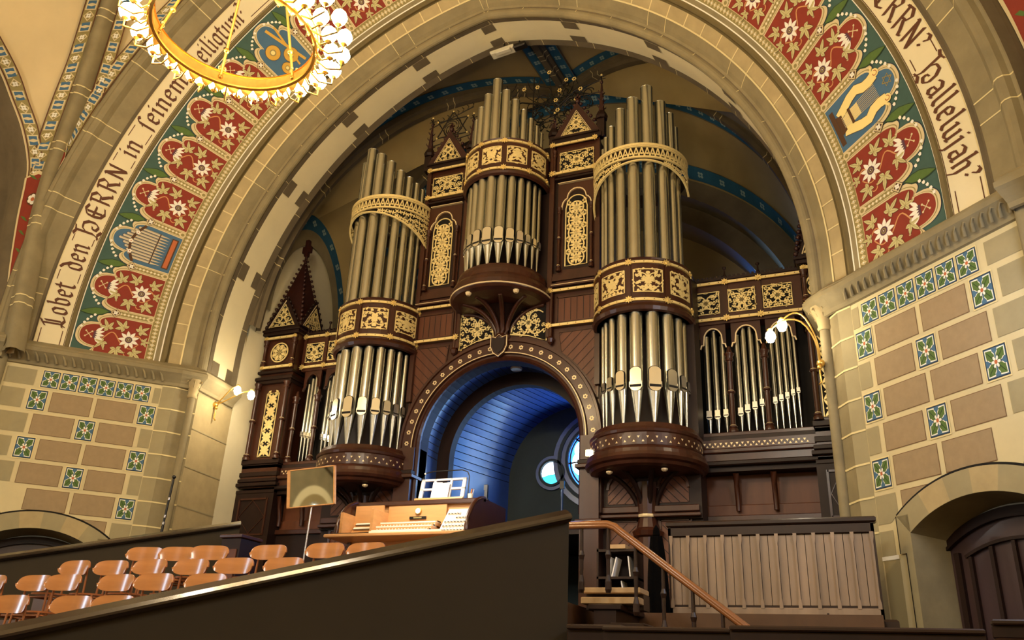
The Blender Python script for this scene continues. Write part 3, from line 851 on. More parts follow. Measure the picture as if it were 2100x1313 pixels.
    for q in range(1, 4): win.ribbon([(0, 0), (1.0*cos(q*pi/4), 1.0*sin(q*pi/4))], .05, W, .03, 'lead')
    o = win.build('window_1'); tag(o, 'blue half-round window behind the right side of the organ', 'window', kind='structure')
build_chamber()

# ------------------------------------------------------------------ boarded blue niche seen through the organ's arch
NX, NZ = .045, 3.42
def build_niche():
    mb = MB()
    d = Vector((.28, .96, 0))
    def arc(y, r, n=40, sh=0, lo=1.1):
        base = [(-r, -lo)] + [(-r*cos(pi*i/n), r*sin(pi*i/n)) for i in range(n+1)] + [(r, -lo)]
        return [Vector((NX + sh + x, y, NZ + z)) for x, z in base]
    A0 = arc(11.5, 1.33); A1 = arc(11.72, 1.33)
    mb.grid([A0, A1], 'case_mahogany_dark', False)
    B0 = arc(11.72, 1.42); B1 = arc(12.25, 1.42)
    mb.grid([A1, B0], 'case_mahogany_dark', False)
    def boards(P, Q, step):
        # board strips with open joints between them
        for k in range(len(P)-1):
            g = .10
            a, b, c, e = P[k], P[k+1], Q[k+1], Q[k]
            mb.face([a.lerp(b, g), b.copy(), c.copy(), e.lerp(c, g)], 'niche_board')
            off = (Vector((NX, 13, NZ)) - a); off.y = 0; off = -off.normalized()*.012
            mb.face([a + off, a.lerp(b, g) + off, e.lerp(c, g) + off, e + off], 'niche_groove')
    boards(B0, B1, 1)
    C0 = arc(12.25, 1.20); C1 = arc(12.42, 1.20); D0 = arc(12.42, 1.34)
    mb.grid([B1, C0], 'case_mahogany_dark', False); mb.grid([C0, C1], 'case_mahogany_dark', False); mb.grid([C1, D0], 'case_mahogany_dark', False)
    n = 34; sh = .28/.96*2.7
    D1 = [p + d*(1.6/.96) for p in arc(12.42, 1.34, n)]; D0 = arc(12.42, 1.34, n)
    boards(D0, D1, 1)
    o = mb.build('wall_niche'); tag(o, 'blue lit boarded barrel vault behind the organ arch', 'vault', kind='structure')
    # end wall of the niche
    w = MB(); w.box(-2.2, 3.2, 14.02, 14.15, ZF, 5.8, 'niche_wall')
    fl = MB(); fl.box(-1.25, 1.35, 11.9, 14.0, 2.10, 2.16, 'case_mahogany_dark'); fo_ = fl.build('floor_niche'); tag(fo_, 'dark boarded floor of the niche', 'floor', kind='structure')
    o = w.build('wall_end'); tag(o, 'dark end wall of the boarded niche', 'wall', kind='structure')
    def rnd(name, cx, cz, r, lab, big):
        root = empty(name, (cx, 14.01, cz)); tag(root, lab, 'window', kind='structure')
        def W(x, y, h): return (x, -h, y)
        f = MB()
        for k, (ra, rb_, h) in enumerate(((1.45, 1.30, .03), (1.30, 1.2, .07), (1.2, 1.06, .05), (1.06, .98, .08)) if big else ((1.5, 1.2, .04), (1.2, 1.0, .07))):
            f.ribbon(circ(0, 0, r*(ra+rb_)/2, 36), r*(ra-rb_), W, h, 'niche_wall' if k % 2 else 'niche_board', 0, closed=True)
        f.build('window_frame', root)
        p = MB()
        if big:
            p.shape(circ(0, 0, r, 40), W, .02, 'window_blue')
            for q in range(8):
                b = q*tau/8 + .3
                p.shape(circ(r*.62*cos(b), r*.62*sin(b), r*.26, 16), W, .024, 'window_white' if q in (2, 3, 4, 5) else 'window_cyan')
            p.shape(circ(-r*.45, -.05, r*.42, 18), W, .027, 'window_white'); p.shape(circ(0, 0, r*.26, 16), W, .028, 'window_cyan')
            for q in range(8): 
                b = q*tau/8 + .1; p.ribbon([(r*.2*cos(b), r*.2*sin(b)), (r*cos(b), r*sin(b))], .03, W, .035, 'lead')
            p.ribbon(circ(0, 0, r*.93, 36), .03, W, .035, 'lead', closed=True)
        else:
            p.shape(circ(0, 0, r, 30), W, .02, 'window_white')
            p.shape([(r*cos(b), r*sin(b)) for b in [radians(200 + 14*i) for i in range(11)]] + [(.08, -.02), (-.06, -.03)], W, .024, 'window_cyan')
            p.ribbon(circ(0, 0, r, 30), .02, W, .03, 'lead', closed=True)
        p.build('window_pane', root)
    rnd('window_2', .015, 3.55, .205, 'small round stained window at the back of the blue niche', False)
    rnd('window_3', .93, 3.76, .62, 'large round stained window in the blue niche cut off by the organ pier', True)
    lm = MB(); lm.lathe([(0, .09), (.03, .10), (.06, .07)], 'white_plastic', n=14)
    o = lm.build('ceiling_spotlight', loc=(.10, 11.98, 4.78)); tag(o, 'small round white spotlight fixed under the crown of the organ arch', 'light')
    # desk lamp, shelf and papers in the niche
    st = MB(); st.tube([(0, 0, 0), (0, 0, .72)], .018, 'niche_board', 8); st.box(-.035, .035, -.02, .02, .70, .82, 'black_plastic'); st.box(-.1, .1, -.1, .1, 0, .02, 'black_plastic')
    o = st.build('microphone_stand', loc=(.82, 12.3, 2.165)); tag(o, 'thin dark stand beside the small round window in the niche', 'stand')
build_niche()

# ------------------------------------------------------------------ the organ
ORG = empty('pipe_organ', (0, 0, 0)); tag(ORG, 'large dark carved wooden pipe organ with gilded fretwork and silver pipes filling the arch', 'organ')
FY = 11.5
def flat(y): return lambda x, z, h: (x, y - h, z)
def cyl(cx, cy, r): return lambda a, z, h: (cx + (r+h)*sin(a/r), cy - (r+h)*cos(a/r), z)   # a = arc length
def inside(poly, x, y):
    c = False; n = len(poly)
    for i in range(n):
        x0, y0 = poly[i]; x1, y1 = poly[(i+1) % n]
        if (y0 > y) != (y1 > y) and x < (x1-x0)*(y-y0)/(y1-y0) + x0: c = not c
    return c
def fretwork(outline, mp, seed, parent, step=.105, name='fretwork_panel'):
    """pierced gilt foliage inside an outline, on a dark backing."""
    rnd = random.Random(seed)
    mb = MB()
    mb.shape(outline, mp, -.004, 'shadow_void')
    o = mb.build(name, parent)
    g = MB()
    g.ribbon(outline, .016, mp, .012, 'gold_leaf', 0, closed=True)
    xs = [p[0] for p in outline]; ys = [p[1] for p in outline]
    x0, x1, y0, y1 = min(xs), max(xs), min(ys), max(ys)
    xm = (x0+x1)/2; pts = []
    for t in range(1400):
        x, y = rnd.uniform(x0, xm), rnd.uniform(y0, y1)
        if not inside(outline, x, y) or any(hypot(x-a, y-b) < step*.56 for a, b in pts): continue
        pts.append((x, y))
    k = 0
    for (x, y) in pts:
        a = rnd.uniform(0, tau); L = step*rnd.uniform(.5, .72)
        for sgn in (1, -1):
            px = x if sgn == 1 else 2*xm - x; k += 1
            for q in (-.75, 0, .75):
                b = (a+q) if sgn == 1 else pi-(a+q)
                l = L*(1 if q == 0 else .78)
                if not inside(outline, px + l*.9*cos(b), y + l*.9*sin(b)): l *= .45
                if inside(outline, px, y): g.shape(leaf(px, y, l, L*.50, b), mp, .009 + .0005*(k % 7), 'gold_leaf', .002)
    cx, cy = xm, (y0+y1)/2
    for sgn in (-1, 1):
        for sg2 in (-1, 1):
            r = min(x1-x0, y1-y0)*.24
            c2 = [(cx + sgn*(x1-x0)*.20 + r*(1-.05*t)*cos(sg2*(.6+t*.55))*sgn, cy + sg2*(y1-y0)*.10 + r*(1-.05*t)*sin(sg2*(.6+t*.55))) for t in range(9)]
            c2 = [p for p in c2 if inside(outline, *p)]
            if len(c2) > 2: g.ribbon(c2, .018, mp, .0135, 'gold_leaf', .002)
    for q in range(8):
        b = q*tau/8
        if inside(outline, cx + .05*cos(b), cy + .05*sin(b)): g.shape(leaf(cx, cy, .075, .04, b), mp, .0145, 'gold_leaf', .002)
    g.build('gilt_tracery', o)
    return o
def rect(x0, x1, z0, z1): return [(x0, z0), (x1, z0), (x1, z1), (x0, z1)]
def star(mb, mp, x, z, r=.055, h=.03):
    for q in range(8):
        b = q*tau/8
        mb.shape(leaf(x, z, r, r*.42, b), mp, h, 'gold_bright', h-.015)
    mb.shape(circ(x, z, r*.3, 8), mp, h+.012, 'gold_bright', h)
def bar(mb, mp, x0, x1, z, w=.045, n=1):
    pts = [(x0 + (x1-x0)*i/n, z) for i in range(n+1)]
    mb.ribbon(pts, w, mp, .02, 'gold_leaf', 0)
    mb.ribbon([(p[0], p[1]-w*.5) for p in pts], .008, mp, .024, 'gold_bright', .0)
    k = max(1, int((x1-x0)/.13))
    for i in range(k):
        x = x0 + (x1-x0)*(i+.5)/k
        mb.shape(circ(x, z, .008, 6), mp, .024, 'paint_umber')
def colonnette(mb, x, y, z0, z1, r=.03, nm='case_mahogany', ring=True):
    mb.lathe([(z0, r*1.8), (z0+.04, r*1.9), (z0+.07, r*1.2), (z0+.10, r), (z1-.12, r), (z1-.09, r*1.4), (z1-.05, r*1.3), (z1-.02, r*1.9), (z1, r*2)], nm, n=12, smooth=True, center=(x, y))
    zs = [z0+.08, z1-.10] + ([(z0+z1)/2] if ring else [])
    for z in zs:
        mb.lathe([(z-.02, r), (z-.012, r*1.55), (z+.012, r*1.6), (z+.02, r)], nm, n=12, smooth=True, center=(x, y))
        mb.lathe([(z+.02, r*1.05), (z+.026, r*1.2), (z+.032, r*1.05)], 'gold_line', n=12, center=(x, y))
def pinnacle(mb, x, y, z0, z1, w=.10):
    mb.box(x-w, x+w, y-w, y+w, z0, z0+(z1-z0)*.28, 'case_mahogany_dark', bev=.015)
    zb = z0+(z1-z0)*.28
    mb.lathe([(zb, w*1.5), (zb+.05, w*1.7), (zb+.12, w*1.3), (zb+.17, w*.9)], 'case_mahogany_dark', n=8, center=(x, y))
    mb.lathe([(zb+.15, w*.85), (z1-.2, .014)], 'spire_wood', n=8, center=(x, y))
    for q in range(4):   # crockets
        for k in range(3):
            f = (k+.6)/4; r = w*.85*(1-f)
            b = q*pi/2 + pi/4; c = Vector((x + r*cos(b), y + r*sin(b), zb+.15 + (z1-zb-.35)*f))
            mb.tube([c, c + Vector((.035*cos(b), .035*sin(b), .03)), c + Vector((.04*cos(b), .04*sin(b), .06))], .012, 'spire_wood', 5, taper=.5)
    mb.tube([(x, y, z1-.25), (x, y, z1)], .011, 'iron', 6)
    mb.ball((x, y, z1-.16), .03, 'spire_wood'); mb.ball((x, y, z1), .024, 'gold_bright')
    for b in (0, pi/2): mb.tube([(x-.07*cos(b), y-.07*sin(b), z1-.09), (x+.07*cos(b), y+.07*sin(b), z1-.09)], .008, 'iron', 5)

def pipe(x, y, ang, r, z0, zm, z1, arched=True, parent=ORG):
    """organ pipe: foot tip z0, mouth (lower lip) zm, top z1; ang: direction its mouth faces (0 = the nave)."""
    mb = MB()
    M = Matrix.Translation((x, y, 0)) @ Matrix.Rotation(ang, 4, 'Z')
    n = 20
    mh = r*3.2       # mouth height
    mb.lathe([(z0, r*.22), (z0+.02, r*.24), (zm-r*.4, r*.93), (zm-r*.1, r*.995), (zm, r)], 'pipe_tin', M, n, smooth=True)
    # body, flattened a little behind the upper lip
    mb.lathe([(zm, r), (z1, r)], 'pipe_tin', M, n, smooth=True)
    mb.lathe([(z1-.004, r*1.0), (z1, r*1.03), (z1+.004, r*.99)], 'pipe_tin', M, n)
    mb.lathe([(z1-.06, r*.93), (z1+.003, r*.93)], 'shadow_void', M, n)
    def F(px, pz, h): return M @ Vector((px, -(sqrt(max(0, (r*1.0)**2 - min(abs(px), r)**2)) + h), pz))
    def P(px, pz, h): return M @ Vector((px, -(r*.93 + h), pz))
    w = r*.84
    # upper lip plate with round head
    top = [(w*cos(a), zm + r*.35 + mh*.62 + w*.75*sin(a)) for a in [pi*i/10 for i in range(11)]] if arched else [(w, zm+mh*.75), (-w, zm+mh*.75)]
    if arched: mb.shape([(-w*1.08, zm+r*.2), (w*1.08, zm+r*.2)] + [(x*1.08, z + r*.10) for x, z in top], P, .008, 'pipe_slot', -.02)
    mb.shape([(-w, zm+r*.25), (w, zm+r*.25)] + top, P, .012, 'pipe_lip', -.02)
    mb.shape([(-w, zm-r*.08), (w, zm-r*.08), (w, zm+r*.30), (-w, zm+r*.30)], P, .013, 'pipe_slot', -.02)
    mb.shape([(w*cos(a), zm - r*.05 + w*.75*sin(a)) for a in [pi + pi*i/8 for i in range(9)]], P, .012, 'pipe_lip', -.03)
    # ears
    for s in (-1, 1):
        xa, xb = sorted((s*w, s*(w+r*.10)))
        mb.box(xa, xb, -(r*1.18), -(r*.6), zm-r*.15, zm+r*.7, 'pipe_tin', M)
    return mb.build('organ_pipe', parent)

def tower_pipes(cx, cy, R, specs, z0, zm, arched=True, hk=1.0):
    for deg_, r, top, dm in specs:
        a = radians(deg_)
        pipe(cx + R*sin(a), cy - R*cos(a), a, r, z0, zm+dm, top, arched)
def wooden_cyl(name, cx, cy, prof, mats=None, n=40):
    mb = MB(); mb.lathe(prof, 'case_mahogany', n=n, center=(cx, cy)); return mb

def tower(side):
    cx, cy = .045 + side*2.31, 11.5
    # pipes: (angle, radius, top, mouth shift)
    if side == 1: sp = [(-66, .040, 8.2, .04), (-50, .045, 8.32, .03), (-34, .058, 8.42, .02), (-16, .078, 8.66, .0), (4, .096, 8.80, -.03), (26, .098, 9.02, -.03), (48, .088, 8.78, -.01), (68, .068, 8.65, .02), (86, .05, 8.50, .04)]
    else: sp = [(-66, .07, 8.6, .0), (-46, .085, 8.8, .0), (-25, .096, 8.98, -.04), (-1, .096, 8.78, -.04), (19, .084, 8.60, -.02), (37, .076, 8.43, .0), (53, .066, 8.34, .02), (68, .056, 8.28, .03), (83, .048, 8.23, .05)]
    tower_pipes(cx, cy, .60, [(a, r, t, d) for a, r, t, d in sp], 3.37, 3.92)
    # belt with fretwork panels
    mb = MB(); C = (cx, cy)
    mb.lathe([(5.02, .70), (5.03, .75), (5.08, .77), (5.12, .745), (5.14, .73), (5.84, .73), (5.86, .745), (5.88, .72), (5.88, .66)], 'case_mahogany', n=44, center=C)
    mb.lathe([(5.02, .70), (5.06, .55)], 'case_mahogany_dark', n=44, center=C)
    belt = mb.build('tower_belt', ORG)
    bounds = [-88.5, -45, -1.5, 42, 85.5] if side == 1 else [88.5, 45, 1.5, -42, -85.5]
    mp = cyl(cx, cy, .73)
    g = MB()
    for z in (5.79, 5.19):
        g = MB(); bar(g, mp, -.73*radians(95), .73*radians(95), z, .040, 30); g.build('gilt_bar', belt)
        for b in bounds: g = MB(); star(g, mp, .73*radians(b), z, .06); g.build('gilt_star', belt)
    bs = sorted(bounds)
    for i in range(4):
        a0, a1 = radians(bs[i])*.73 + .068, radians(bs[i+1])*.73 - .068
        n = 8
        out = [(a0 + (a1-a0)*k/n, 5.31) for k in range(n+1)] + [(a1 - (a1-a0)*k/n, 5.67) for k in range(n+1)]
        fretwork(out, mp, 10*i + side, belt, .10)
        rb = MB(); rb.ribbon([(bs[i]*pi/180*.73, 5.24), (bs[i]*pi/180*.73, 5.74)], .06, mp, .015, 'case_mahogany', 0); rb.build('belt_post', belt)
    # crown ring with lattice and festoon
    mp2 = cyl(cx, cy, .745)
    R = .745
    k = MB(); A = radians(97)*R
    for z, w in ((7.83, .045), (7.79, .02), (7.60, .03)): k.ribbon([(-A + 2*A*i/40, z) for i in range(41)], w, mp2, .02, 'gold_leaf', -.01)
    for i in range(30):
        x0, x1 = -A + 2*A*i/30, -A + 2*A*(i+1)/30; xm = (x0+x1)/2
        k.ribbon([(x0, 7.62), (xm, 7.77)], .018, mp2, .012, 'gold_leaf', -.005); k.ribbon([(xm, 7.77), (x1, 7.62)], .018, mp2, .012, 'gold_leaf', -.005)
        k.shape(circ(xm, 7.66, .018, 8), mp2, .012, 'gold_leaf', 0)
    sw = lambda x: 7.54 - .42*abs((x - side*R*radians(18))/A)**1.8
    N = 40
    k.ribbon([(-A + 2*A*i/N, sw(-A + 2*A*i/N)) for i in range(N+1)], .022, mp2, .022, 'gold_leaf', -.01)
    for i in range(N):
        x = -A + 2*A*(i+.5)/N; lo = sw(x); hgt = 7.58 - lo
        if hgt > .08:
            m = max(1, int(hgt/.09))
            for j in range(m):
                z = lo + hgt*(j+.5)/m
                for q in range(4): k.shape(leaf(x, z, .045, .022, q*pi/2 + .6 + i), mp2, .01, 'gold_leaf', 0)
    k.lathe([(7.57, .725), (7.82, .725)], 'case_mahogany_dark', n=44, center=C, cap=False)
    k.build('crown_ring', ORG)
    # base of the tower
    b = MB()
    b.lathe([(3.37, .50), (3.37, .735), (3.31, .76), (3.27, .80), (3.235, .79), (3.22, .775), (3.05, .775), (3.03, .80), (3.00, .83), (2.95, .84), (2.90, .86), (2.86, .84), (2.84, .80), (2.80, .78), (2.78, .72), (2.77, .12)], 'case_mahogany', n=48, center=C)
    base = b.build('tower_base', ORG)
    t = MB(); mpb = cyl(cx, cy, .776)
    B = radians(100)*.776; n = 44
    for i in range(n):
        x = -B + 2*B*(i+.5)/n
        if i % 2: t.shape([(x-.018, 3.165), (x+.018, 3.165), (x, 3.135)], mpb, .006, 'gold_line', 0)
        else: t.shape([(x-.018, 3.085), (x+.018, 3.085), (x, 3.115)], mpb, .006, 'gold_line', 0)
    t.ribbon([(-B + 2*B*i/40, 3.125) for i in range(41)], .14, mpb, .003, 'case_mahogany')
    t.build('triangle_frieze', base)
    # curved brackets down to a post against the wall
    c = MB()
    for dg in (-90, -55, -20, 20, 55, 90):
        a = radians(dg)
        pts = []
        for i in range(13):
            th = (pi/2)*i/12
            rr = .76 - .66*sin(th); z = 2.05 + .75*(cos(th)) 
            rr = .10 + .66*(1 - sin(th)); z = 2.10 + .72*(1-(1-cos(th)))
            pts.append((cx + rr*sin(a), 11.58 - rr*cos(a), z))
        c.tube(pts, .035, 'case_mahogany_dark', 6)
    c.lathe([(ZF, .15), (1.95, .15), (1.97, .2), (2.03, .22), (2.08, .16), (2.2, .13), (2.7, .16)], 'case_mahogany', n=14, center=(cx, 11.52))
    c.lathe([(2.22, .15), (2.24, .155), (2.26, .15)], 'gold_line', n=14, center=(cx, 11.52))
    for dg in (-35, 35):
        a = radians(dg + 14*side*0)
        c.lathe([(2.72, .02), (2.74, .045), (2.76, .045)], 'gold_line', n=8, center=(cx + .66*sin(a), cy - .66*cos(a)))
    c.build('corbel', ORG)
for sd in (-1, 1): tower(sd)

def centre_tower():
    cx, cy, R = .045, 11.38, .73
    ang = [0, 16, 31, 45, 58, 71, 84]; rad = [.088, .082, .072, .062, .052, .044, .04]
    tops = [9.72, 9.46, 9.27, 9.10, 8.98, 8.90, 8.84]
    for i, a in enumerate(ang):
        for s in ((0,) if i == 0 else (-1, 1)):
            q = radians(a*(s if i else 1)); 
            pipe(cx + .62*sin(q), cy - .62*cos(q), q, rad[i], 6.08, 6.50 - .0*i + .012*i, tops[i])
    C = (cx, cy)
    mb = MB()
    mb.lathe([(7.72, .70), (7.74, .75), (7.78, .76), (7.81, .74), (7.81, .73), (8.40, .73), (8.43, .745), (8.45, .72), (8.45, .66)], 'case_mahogany', n=44, center=C)
    mb.lathe([(7.72, .70), (7.76, .55)], 'case_mahogany_dark', n=44, center=C)
    belt = mb.build('tower_belt', ORG)
    mp = cyl(cx, cy, R)
    g = MB()
    bounds = [-84, -50, -16, 18, 52, 86]
    for z in (8.37, 7.84):
        g = MB(); bar(g, mp, -R*radians(97), R*radians(97), z, .040, 30); g.build('gilt_bar', belt)
        for b in bounds: g = MB(); star(g, mp, R*radians(b), z, .06); g.build('gilt_star', belt)
    for i in range(5):
        a0, a1 = radians(bounds[i])*R + .052, radians(bounds[i+1])*R - .052
        n = 6
        out = [(a0 + (a1-a0)*k/n, 7.955) for k in range(n+1)] + [(a1 - (a1-a0)*k/n, 8.265) for k in range(n+1)]
        fretwork(out, mp, 100+i, belt, .10)
    b = MB()
    b.lathe([(6.10, .45), (6.10, .70), (6.05, .73), (6.0, .745), (5.93, .75), (5.90, .77), (5.86, .80), (5.80, .82), (5.74, .82), (5.72, .835), (5.69, .82), (5.66, .79), (5.64, .70), (5.62, .5)], 'case_mahogany', n=48, center=C)
    b.lathe([(5.70, .835), (5.71, .842), (5.722, .838)], 'gold_line', n=48, center=C)
    base = b.build('tower_base', ORG)
    c = MB()
    for dg in (-88, -50, -17, 17, 50, 88):
        a = radians(dg); pts = []
        for i in range(15):
            th = (pi/2)*i/14
            rr = .09 + .62*(1 - sin(th)); z = 5.08 + .56*cos(th)
            pts.append((cx + rr*sin(a), 11.50 - rr*cos(a)*.95, z))
        c.tube(pts, .040, 'case_mahogany', 6)
    rows = []
    for i in range(13):
        th = (pi/2)*i/12; rr = .06 + .62*(1-sin(th)); z = 5.08 + .56*cos(th)
        rows.append([(cx + rr*sin(radians(-95 + 190*j/24)), 11.53 - rr*cos(radians(-95 + 190*j/24))*.93, z+.03) for j in range(25)])
    c.grid(rows, 'case_mahogany_dark', True)
    c.lathe([(4.98, .05), (5.04, .10), (5.12, .12), (5.2, .09)], 'case_mahogany', n=12, center=(cx, 11.45))
    for dg in (-22, 42): 
        a = radians(dg); c.lathe([(5.60, .03), (5.63, .05), (5.65, .05)], 'gold_line', n=8, center=(cx + .72*sin(a), cy - .72*cos(a)))
    c.build('corbel', ORG)
centre_tower()

def boards(mb, poly, ang, pitch, mp, h=.008, nm='case_panel'):
    """panel polygon with grooves running at an angle."""
    mb.shape(poly, mp, h, nm, 0)
    xs = [p[0] for p in poly]; ys = [p[1] for p in poly]
    cx, cy = (min(xs)+max(xs))/2, (min(ys)+max(ys))/2; D = hypot(max(xs)-min(xs), max(ys)-min(ys))
    k = int(D/pitch/2)+1
    dx, dy = cos(ang), sin(ang)
    for i in range(-k, k+1):
        ox, oy = cx - dy*i*pitch, cy + dx*i*pitch
        run = []
        for j in range(-40, 41):
            x, y = ox + dx*D*j/80*1.2, oy + dy*D*j/80*1.2
            if inside(poly, x, y): run.append((x, y))
        if len(run) > 1: mb.ribbon([run[0], run[-1]], .011, mp, h+.003, 'groove')
def frame_rect(mb, x0, x1, z0, z1, mp, w=.03, h=.02, nm='case_mahogany'):
    mb.ribbon([(x0, z0), (x1, z0)], w, mp, h, nm, 0); mb.ribbon([(x0, z1), (x1, z1)], w, mp, h, nm, 0)
    mb.ribbon([(x0, z0-w/2), (x0, z1+w/2)], w, mp, h, nm, 0); mb.ribbon([(x1, z0-w/2), (x1, z1+w/2)], w, mp, h, nm, 0)

def centre_case():
    c = .045
    # carcass, built round the arch opening
    mb = MB(); mp = flat(FY)
    n = 24; r = 1.33
    for i in range(n):   # above the arch
        a0, a1 = pi*i/n, pi*(i+1)/n
        x0, z0, x1, z1 = c - r*cos(a0), NZ + r*sin(a0), c - r*cos(a1), NZ + r*sin(a1)
        mb.shape([(x0, z0), (x1, z1), (x1, 5.9), (x0, 5.9)], mp, 0, 'case_mahogany')
    mb.box(c-1.62, c-1.33, FY, FY+.25, ZF, 5.9, 'case_mahogany'); mb.box(c+1.33, c+1.62, FY, FY+.25, ZF, 5.9, 'case_mahogany')
    mb.box(c-1.60, c+1.60, FY, FY+.5, 5.9, 8.66, 'case_mahogany_dark')
    for s in (-1, 1):    # back of the towers down to the floor
        x0, x1 = sorted((c+s*1.62, c+s*3.06)); mb.box(x0, x1, FY, FY+.4, 2.2 if s == -1 else 2.2, 5.85, 'case_mahogany_dark')
        mb.box(x0, x1, FY+.06, FY+.4, ZF, 2.2, 'case_mahogany_dark')
    for s in (-1, 1):    # posts either side of the centre tower
        for xx in (c+s*.80, c+s*1.60):
            mb.box(xx-.04, xx+.04, FY-.07, FY, 5.05 if abs(xx-c) < 1 else 4.2, 8.66, 'case_mahogany', bev=.008)
    mb.build('case_frame', ORG)
    for s in (-1, 1):
        X = lambda u: c + s*u
        def rc(u0, u1, z0, z1): 
            a, b = sorted((X(u0), X(u1))); return rect(a, b, z0, z1)
        m = MB(); F = flat(FY)
        # top stage with its fretwork
        m.shape(rc(.86, 1.56, 8.0, 8.62), F, .03, 'case_mahogany', 0)
        m.shape(rc(.78, 1.68, 8.62, 8.70), F, .12, 'case_mahogany_dark', 0); m.shape(rc(.80, 1.64, 8.70, 8.73), F, .15, 'case_mahogany_dark', 0)
        m.shape(rc(.86, 1.58, 7.90, 7.93), F, .10, 'case_mahogany_dark', 0)
        m.ribbon([(X(.90), 7.86), (X(1.52), 7.86)], .012, F, .05, 'gold_line', 0)
        # panel field with a trefoil-headed moulding
        m.shape(rc(.90, 1.56, 6.0, 7.84), F, .02, 'case_mahogany', 0)
        tre = [(-.255, 7.34), (-.253, 7.41), (-.235, 7.47), (-.20, 7.515), (-.165, 7.535), (-.158, 7.58), (-.14, 7.63), (-.105, 7.675), (-.055, 7.705), (0, 7.715)]
        arch_pts = [(X(1.235 + x), z) for x, z in tre + [(-x, z) for x, z in tre[-2::-1]]]
        m.ribbon(arch_pts, .018, F, .05, 'gold_line', .02)
        m.shape([(X(1.235-.235), 6.22)] + [(p[0]*.94 + X(1.235)*.06, p[1]-.03) for p in arch_pts] + [(X(1.235+.235), 6.22)], F, .024, 'case_mahogany_dark')
        m.shape(rc(.84, 1.60, 6.02, 6.10), F, .06, 'case_mahogany', 0); m.shape(rc(.84, 1.60, 6.10, 6.16), F, .035, 'case_mahogany', 0)
        m.shape(rc(.84, 1.62, 5.90, 5.96), F, .10, 'case_mahogany', 0)
        m.ribbon([(X(.84), 5.93), (X(1.62), 5.93)], .010, F, .105, 'gold_line', .09)
        m.build('case_panel', ORG)
        o = fretwork(rc(.93, 1.52, 8.10, 8.46), flat(FY-.035), 7+s, ORG, .11)
        # tall arched fretwork: interlaced rings
        F2 = flat(FY-.03); u0, u1 = 1.235-.185, 1.235+.185
        out = rc(1.05, 1.42, 6.27, 7.36); a, b = min(X(1.05), X(1.42)), max(X(1.05), X(1.42)); xm = (a+b)/2; w = (b-a)/2
        out = [(a, 6.27), (b, 6.27), (b, 7.34)] + [(xm + w*.92*cos(t), 7.40 + w*.95*sin(t)) for t in [pi*i/12 for i in range(13)]] + [(a, 7.34)]
        pm = MB(); pm.shape(out, F2, 0, 'shadow_void'); po = pm.build('fretwork_panel', ORG)
        g = MB(); g.ribbon(out, .018, F2, .014, 'gold_leaf', 0, closed=True)
        for k in range(5):
            zc = 6.27 + .135 + k*.232
            g.ribbon(circ(xm, zc, .135 if k < 4 else .12, 18), .024, F2, .013, 'gold_leaf', 0, closed=True)
            for q in range(8):
                b_ = q*tau/8
                g.shape(leaf(xm, zc, .12, .042, b_), F2, .010, 'gold_leaf', 0)
                if q % 2: g.shape(leaf(xm + .06*cos(b_), zc + .06*sin(b_), .06, .07, b_), F2, .011, 'gold_leaf', 0)
            for sx in (-1, 1):
                for q in range(3): g.shape(leaf(xm + sx*.165, zc+.116, .075, .05, pi/2 + sx*(.6 + q*.9)), F2, .010, 'gold_leaf', 0)
        g.build('gilt_tracery', po)
        # colonnettes beside the panel
        cm = MB(); colonnette(cm, X(.945), FY-.07, 6.18, 7.36, .022); cm.build('colonnette', ORG)
        cm = MB(); colonnette(cm, X(1.50), FY-.07, 6.18, 7.36, .022); cm.build('colonnette', ORG)
        cm = MB(); colonnette(cm, X(.84), FY-.07, 7.98, 8.50, .022, ring=False); cm.build('colonnette', ORG)
        # gilt bars and stars
        g = MB(); F3 = flat(FY-.07)
        for z in (8.60, 8.02, 5.84, 5.24):
            FF = flat(FY-.10) if z in (8.60, 8.02) else F3
            x0, x1 = sorted((X(.80), X(1.60))); g = MB(); bar(g, FF, x0, x1, z, .042); g.build('gilt_bar', ORG)
            for u_ in ((.81, 1.57) if z > 8 else (.81,)): g = MB(); star(g, FF, X(u_), z, .06); g.build('gilt_star', ORG)
        # gable
        gm = MB()
        tri = [(X(.80), 8.73), (X(1.66), 8.73), (X(1.23), 9.42)]
        gm.shape(tri, F, .10, 'spire_wood', -.1)
        for (p, q) in ((tri[0], tri[2]), (tri[2], tri[1])):
            for k in range(7):
                f = (k+.5)/7; x, z = p[0] + (q[0]-p[0])*f, p[1] + (q[1]-p[1])*f
                nx = (1 if x > X(1.23) else -1)
                gm.ball((x + nx*.03, FY-.05, z+.035), .034, 'spire_wood', 6, 4)
        gm.ball((X(1.23), FY-.05, 9.48), .05, 'spire_wood', 6, 4); gm.box(X(1.23)-.015, X(1.23)+.015, FY-.065, FY-.035, 9.42, 9.62, 'spire_wood'); gm.box(X(1.23)-.05, X(1.23)+.05, FY-.065, FY-.035, 9.54, 9.57, 'spire_wood')
        inn = [(X(.96), 8.76), (X(1.50), 8.76), (X(1.23), 9.24)]
        gm.ribbon(inn, .02, flat(FY-.10), .015, 'case_mahogany', 0, closed=True)
        gm.ribbon([inn[0], inn[2]], .008, flat(FY-.10), .02, 'gold_line', 0); gm.ribbon([inn[2], inn[1]], .008, flat(FY-.10), .02, 'gold_line', 0)
        go = gm.build('gable', ORG)
        fretwork([(X(.99), 8.775), (X(1.47), 8.775), (X(1.23), 9.20)], flat(FY-.105), 55+s, go, .085)
        # boarded panels below
        p = MB()
        boards(p, rc(.94, 1.57, 5.32, 5.72), pi/2, .105, F)
        frame_rect(p, min(X(.92), X(1.59)), max(X(.92), X(1.59)), 5.30, 5.74, F)
        poly = [(X(1.60), 5.14), (X(.96), 5.14)]
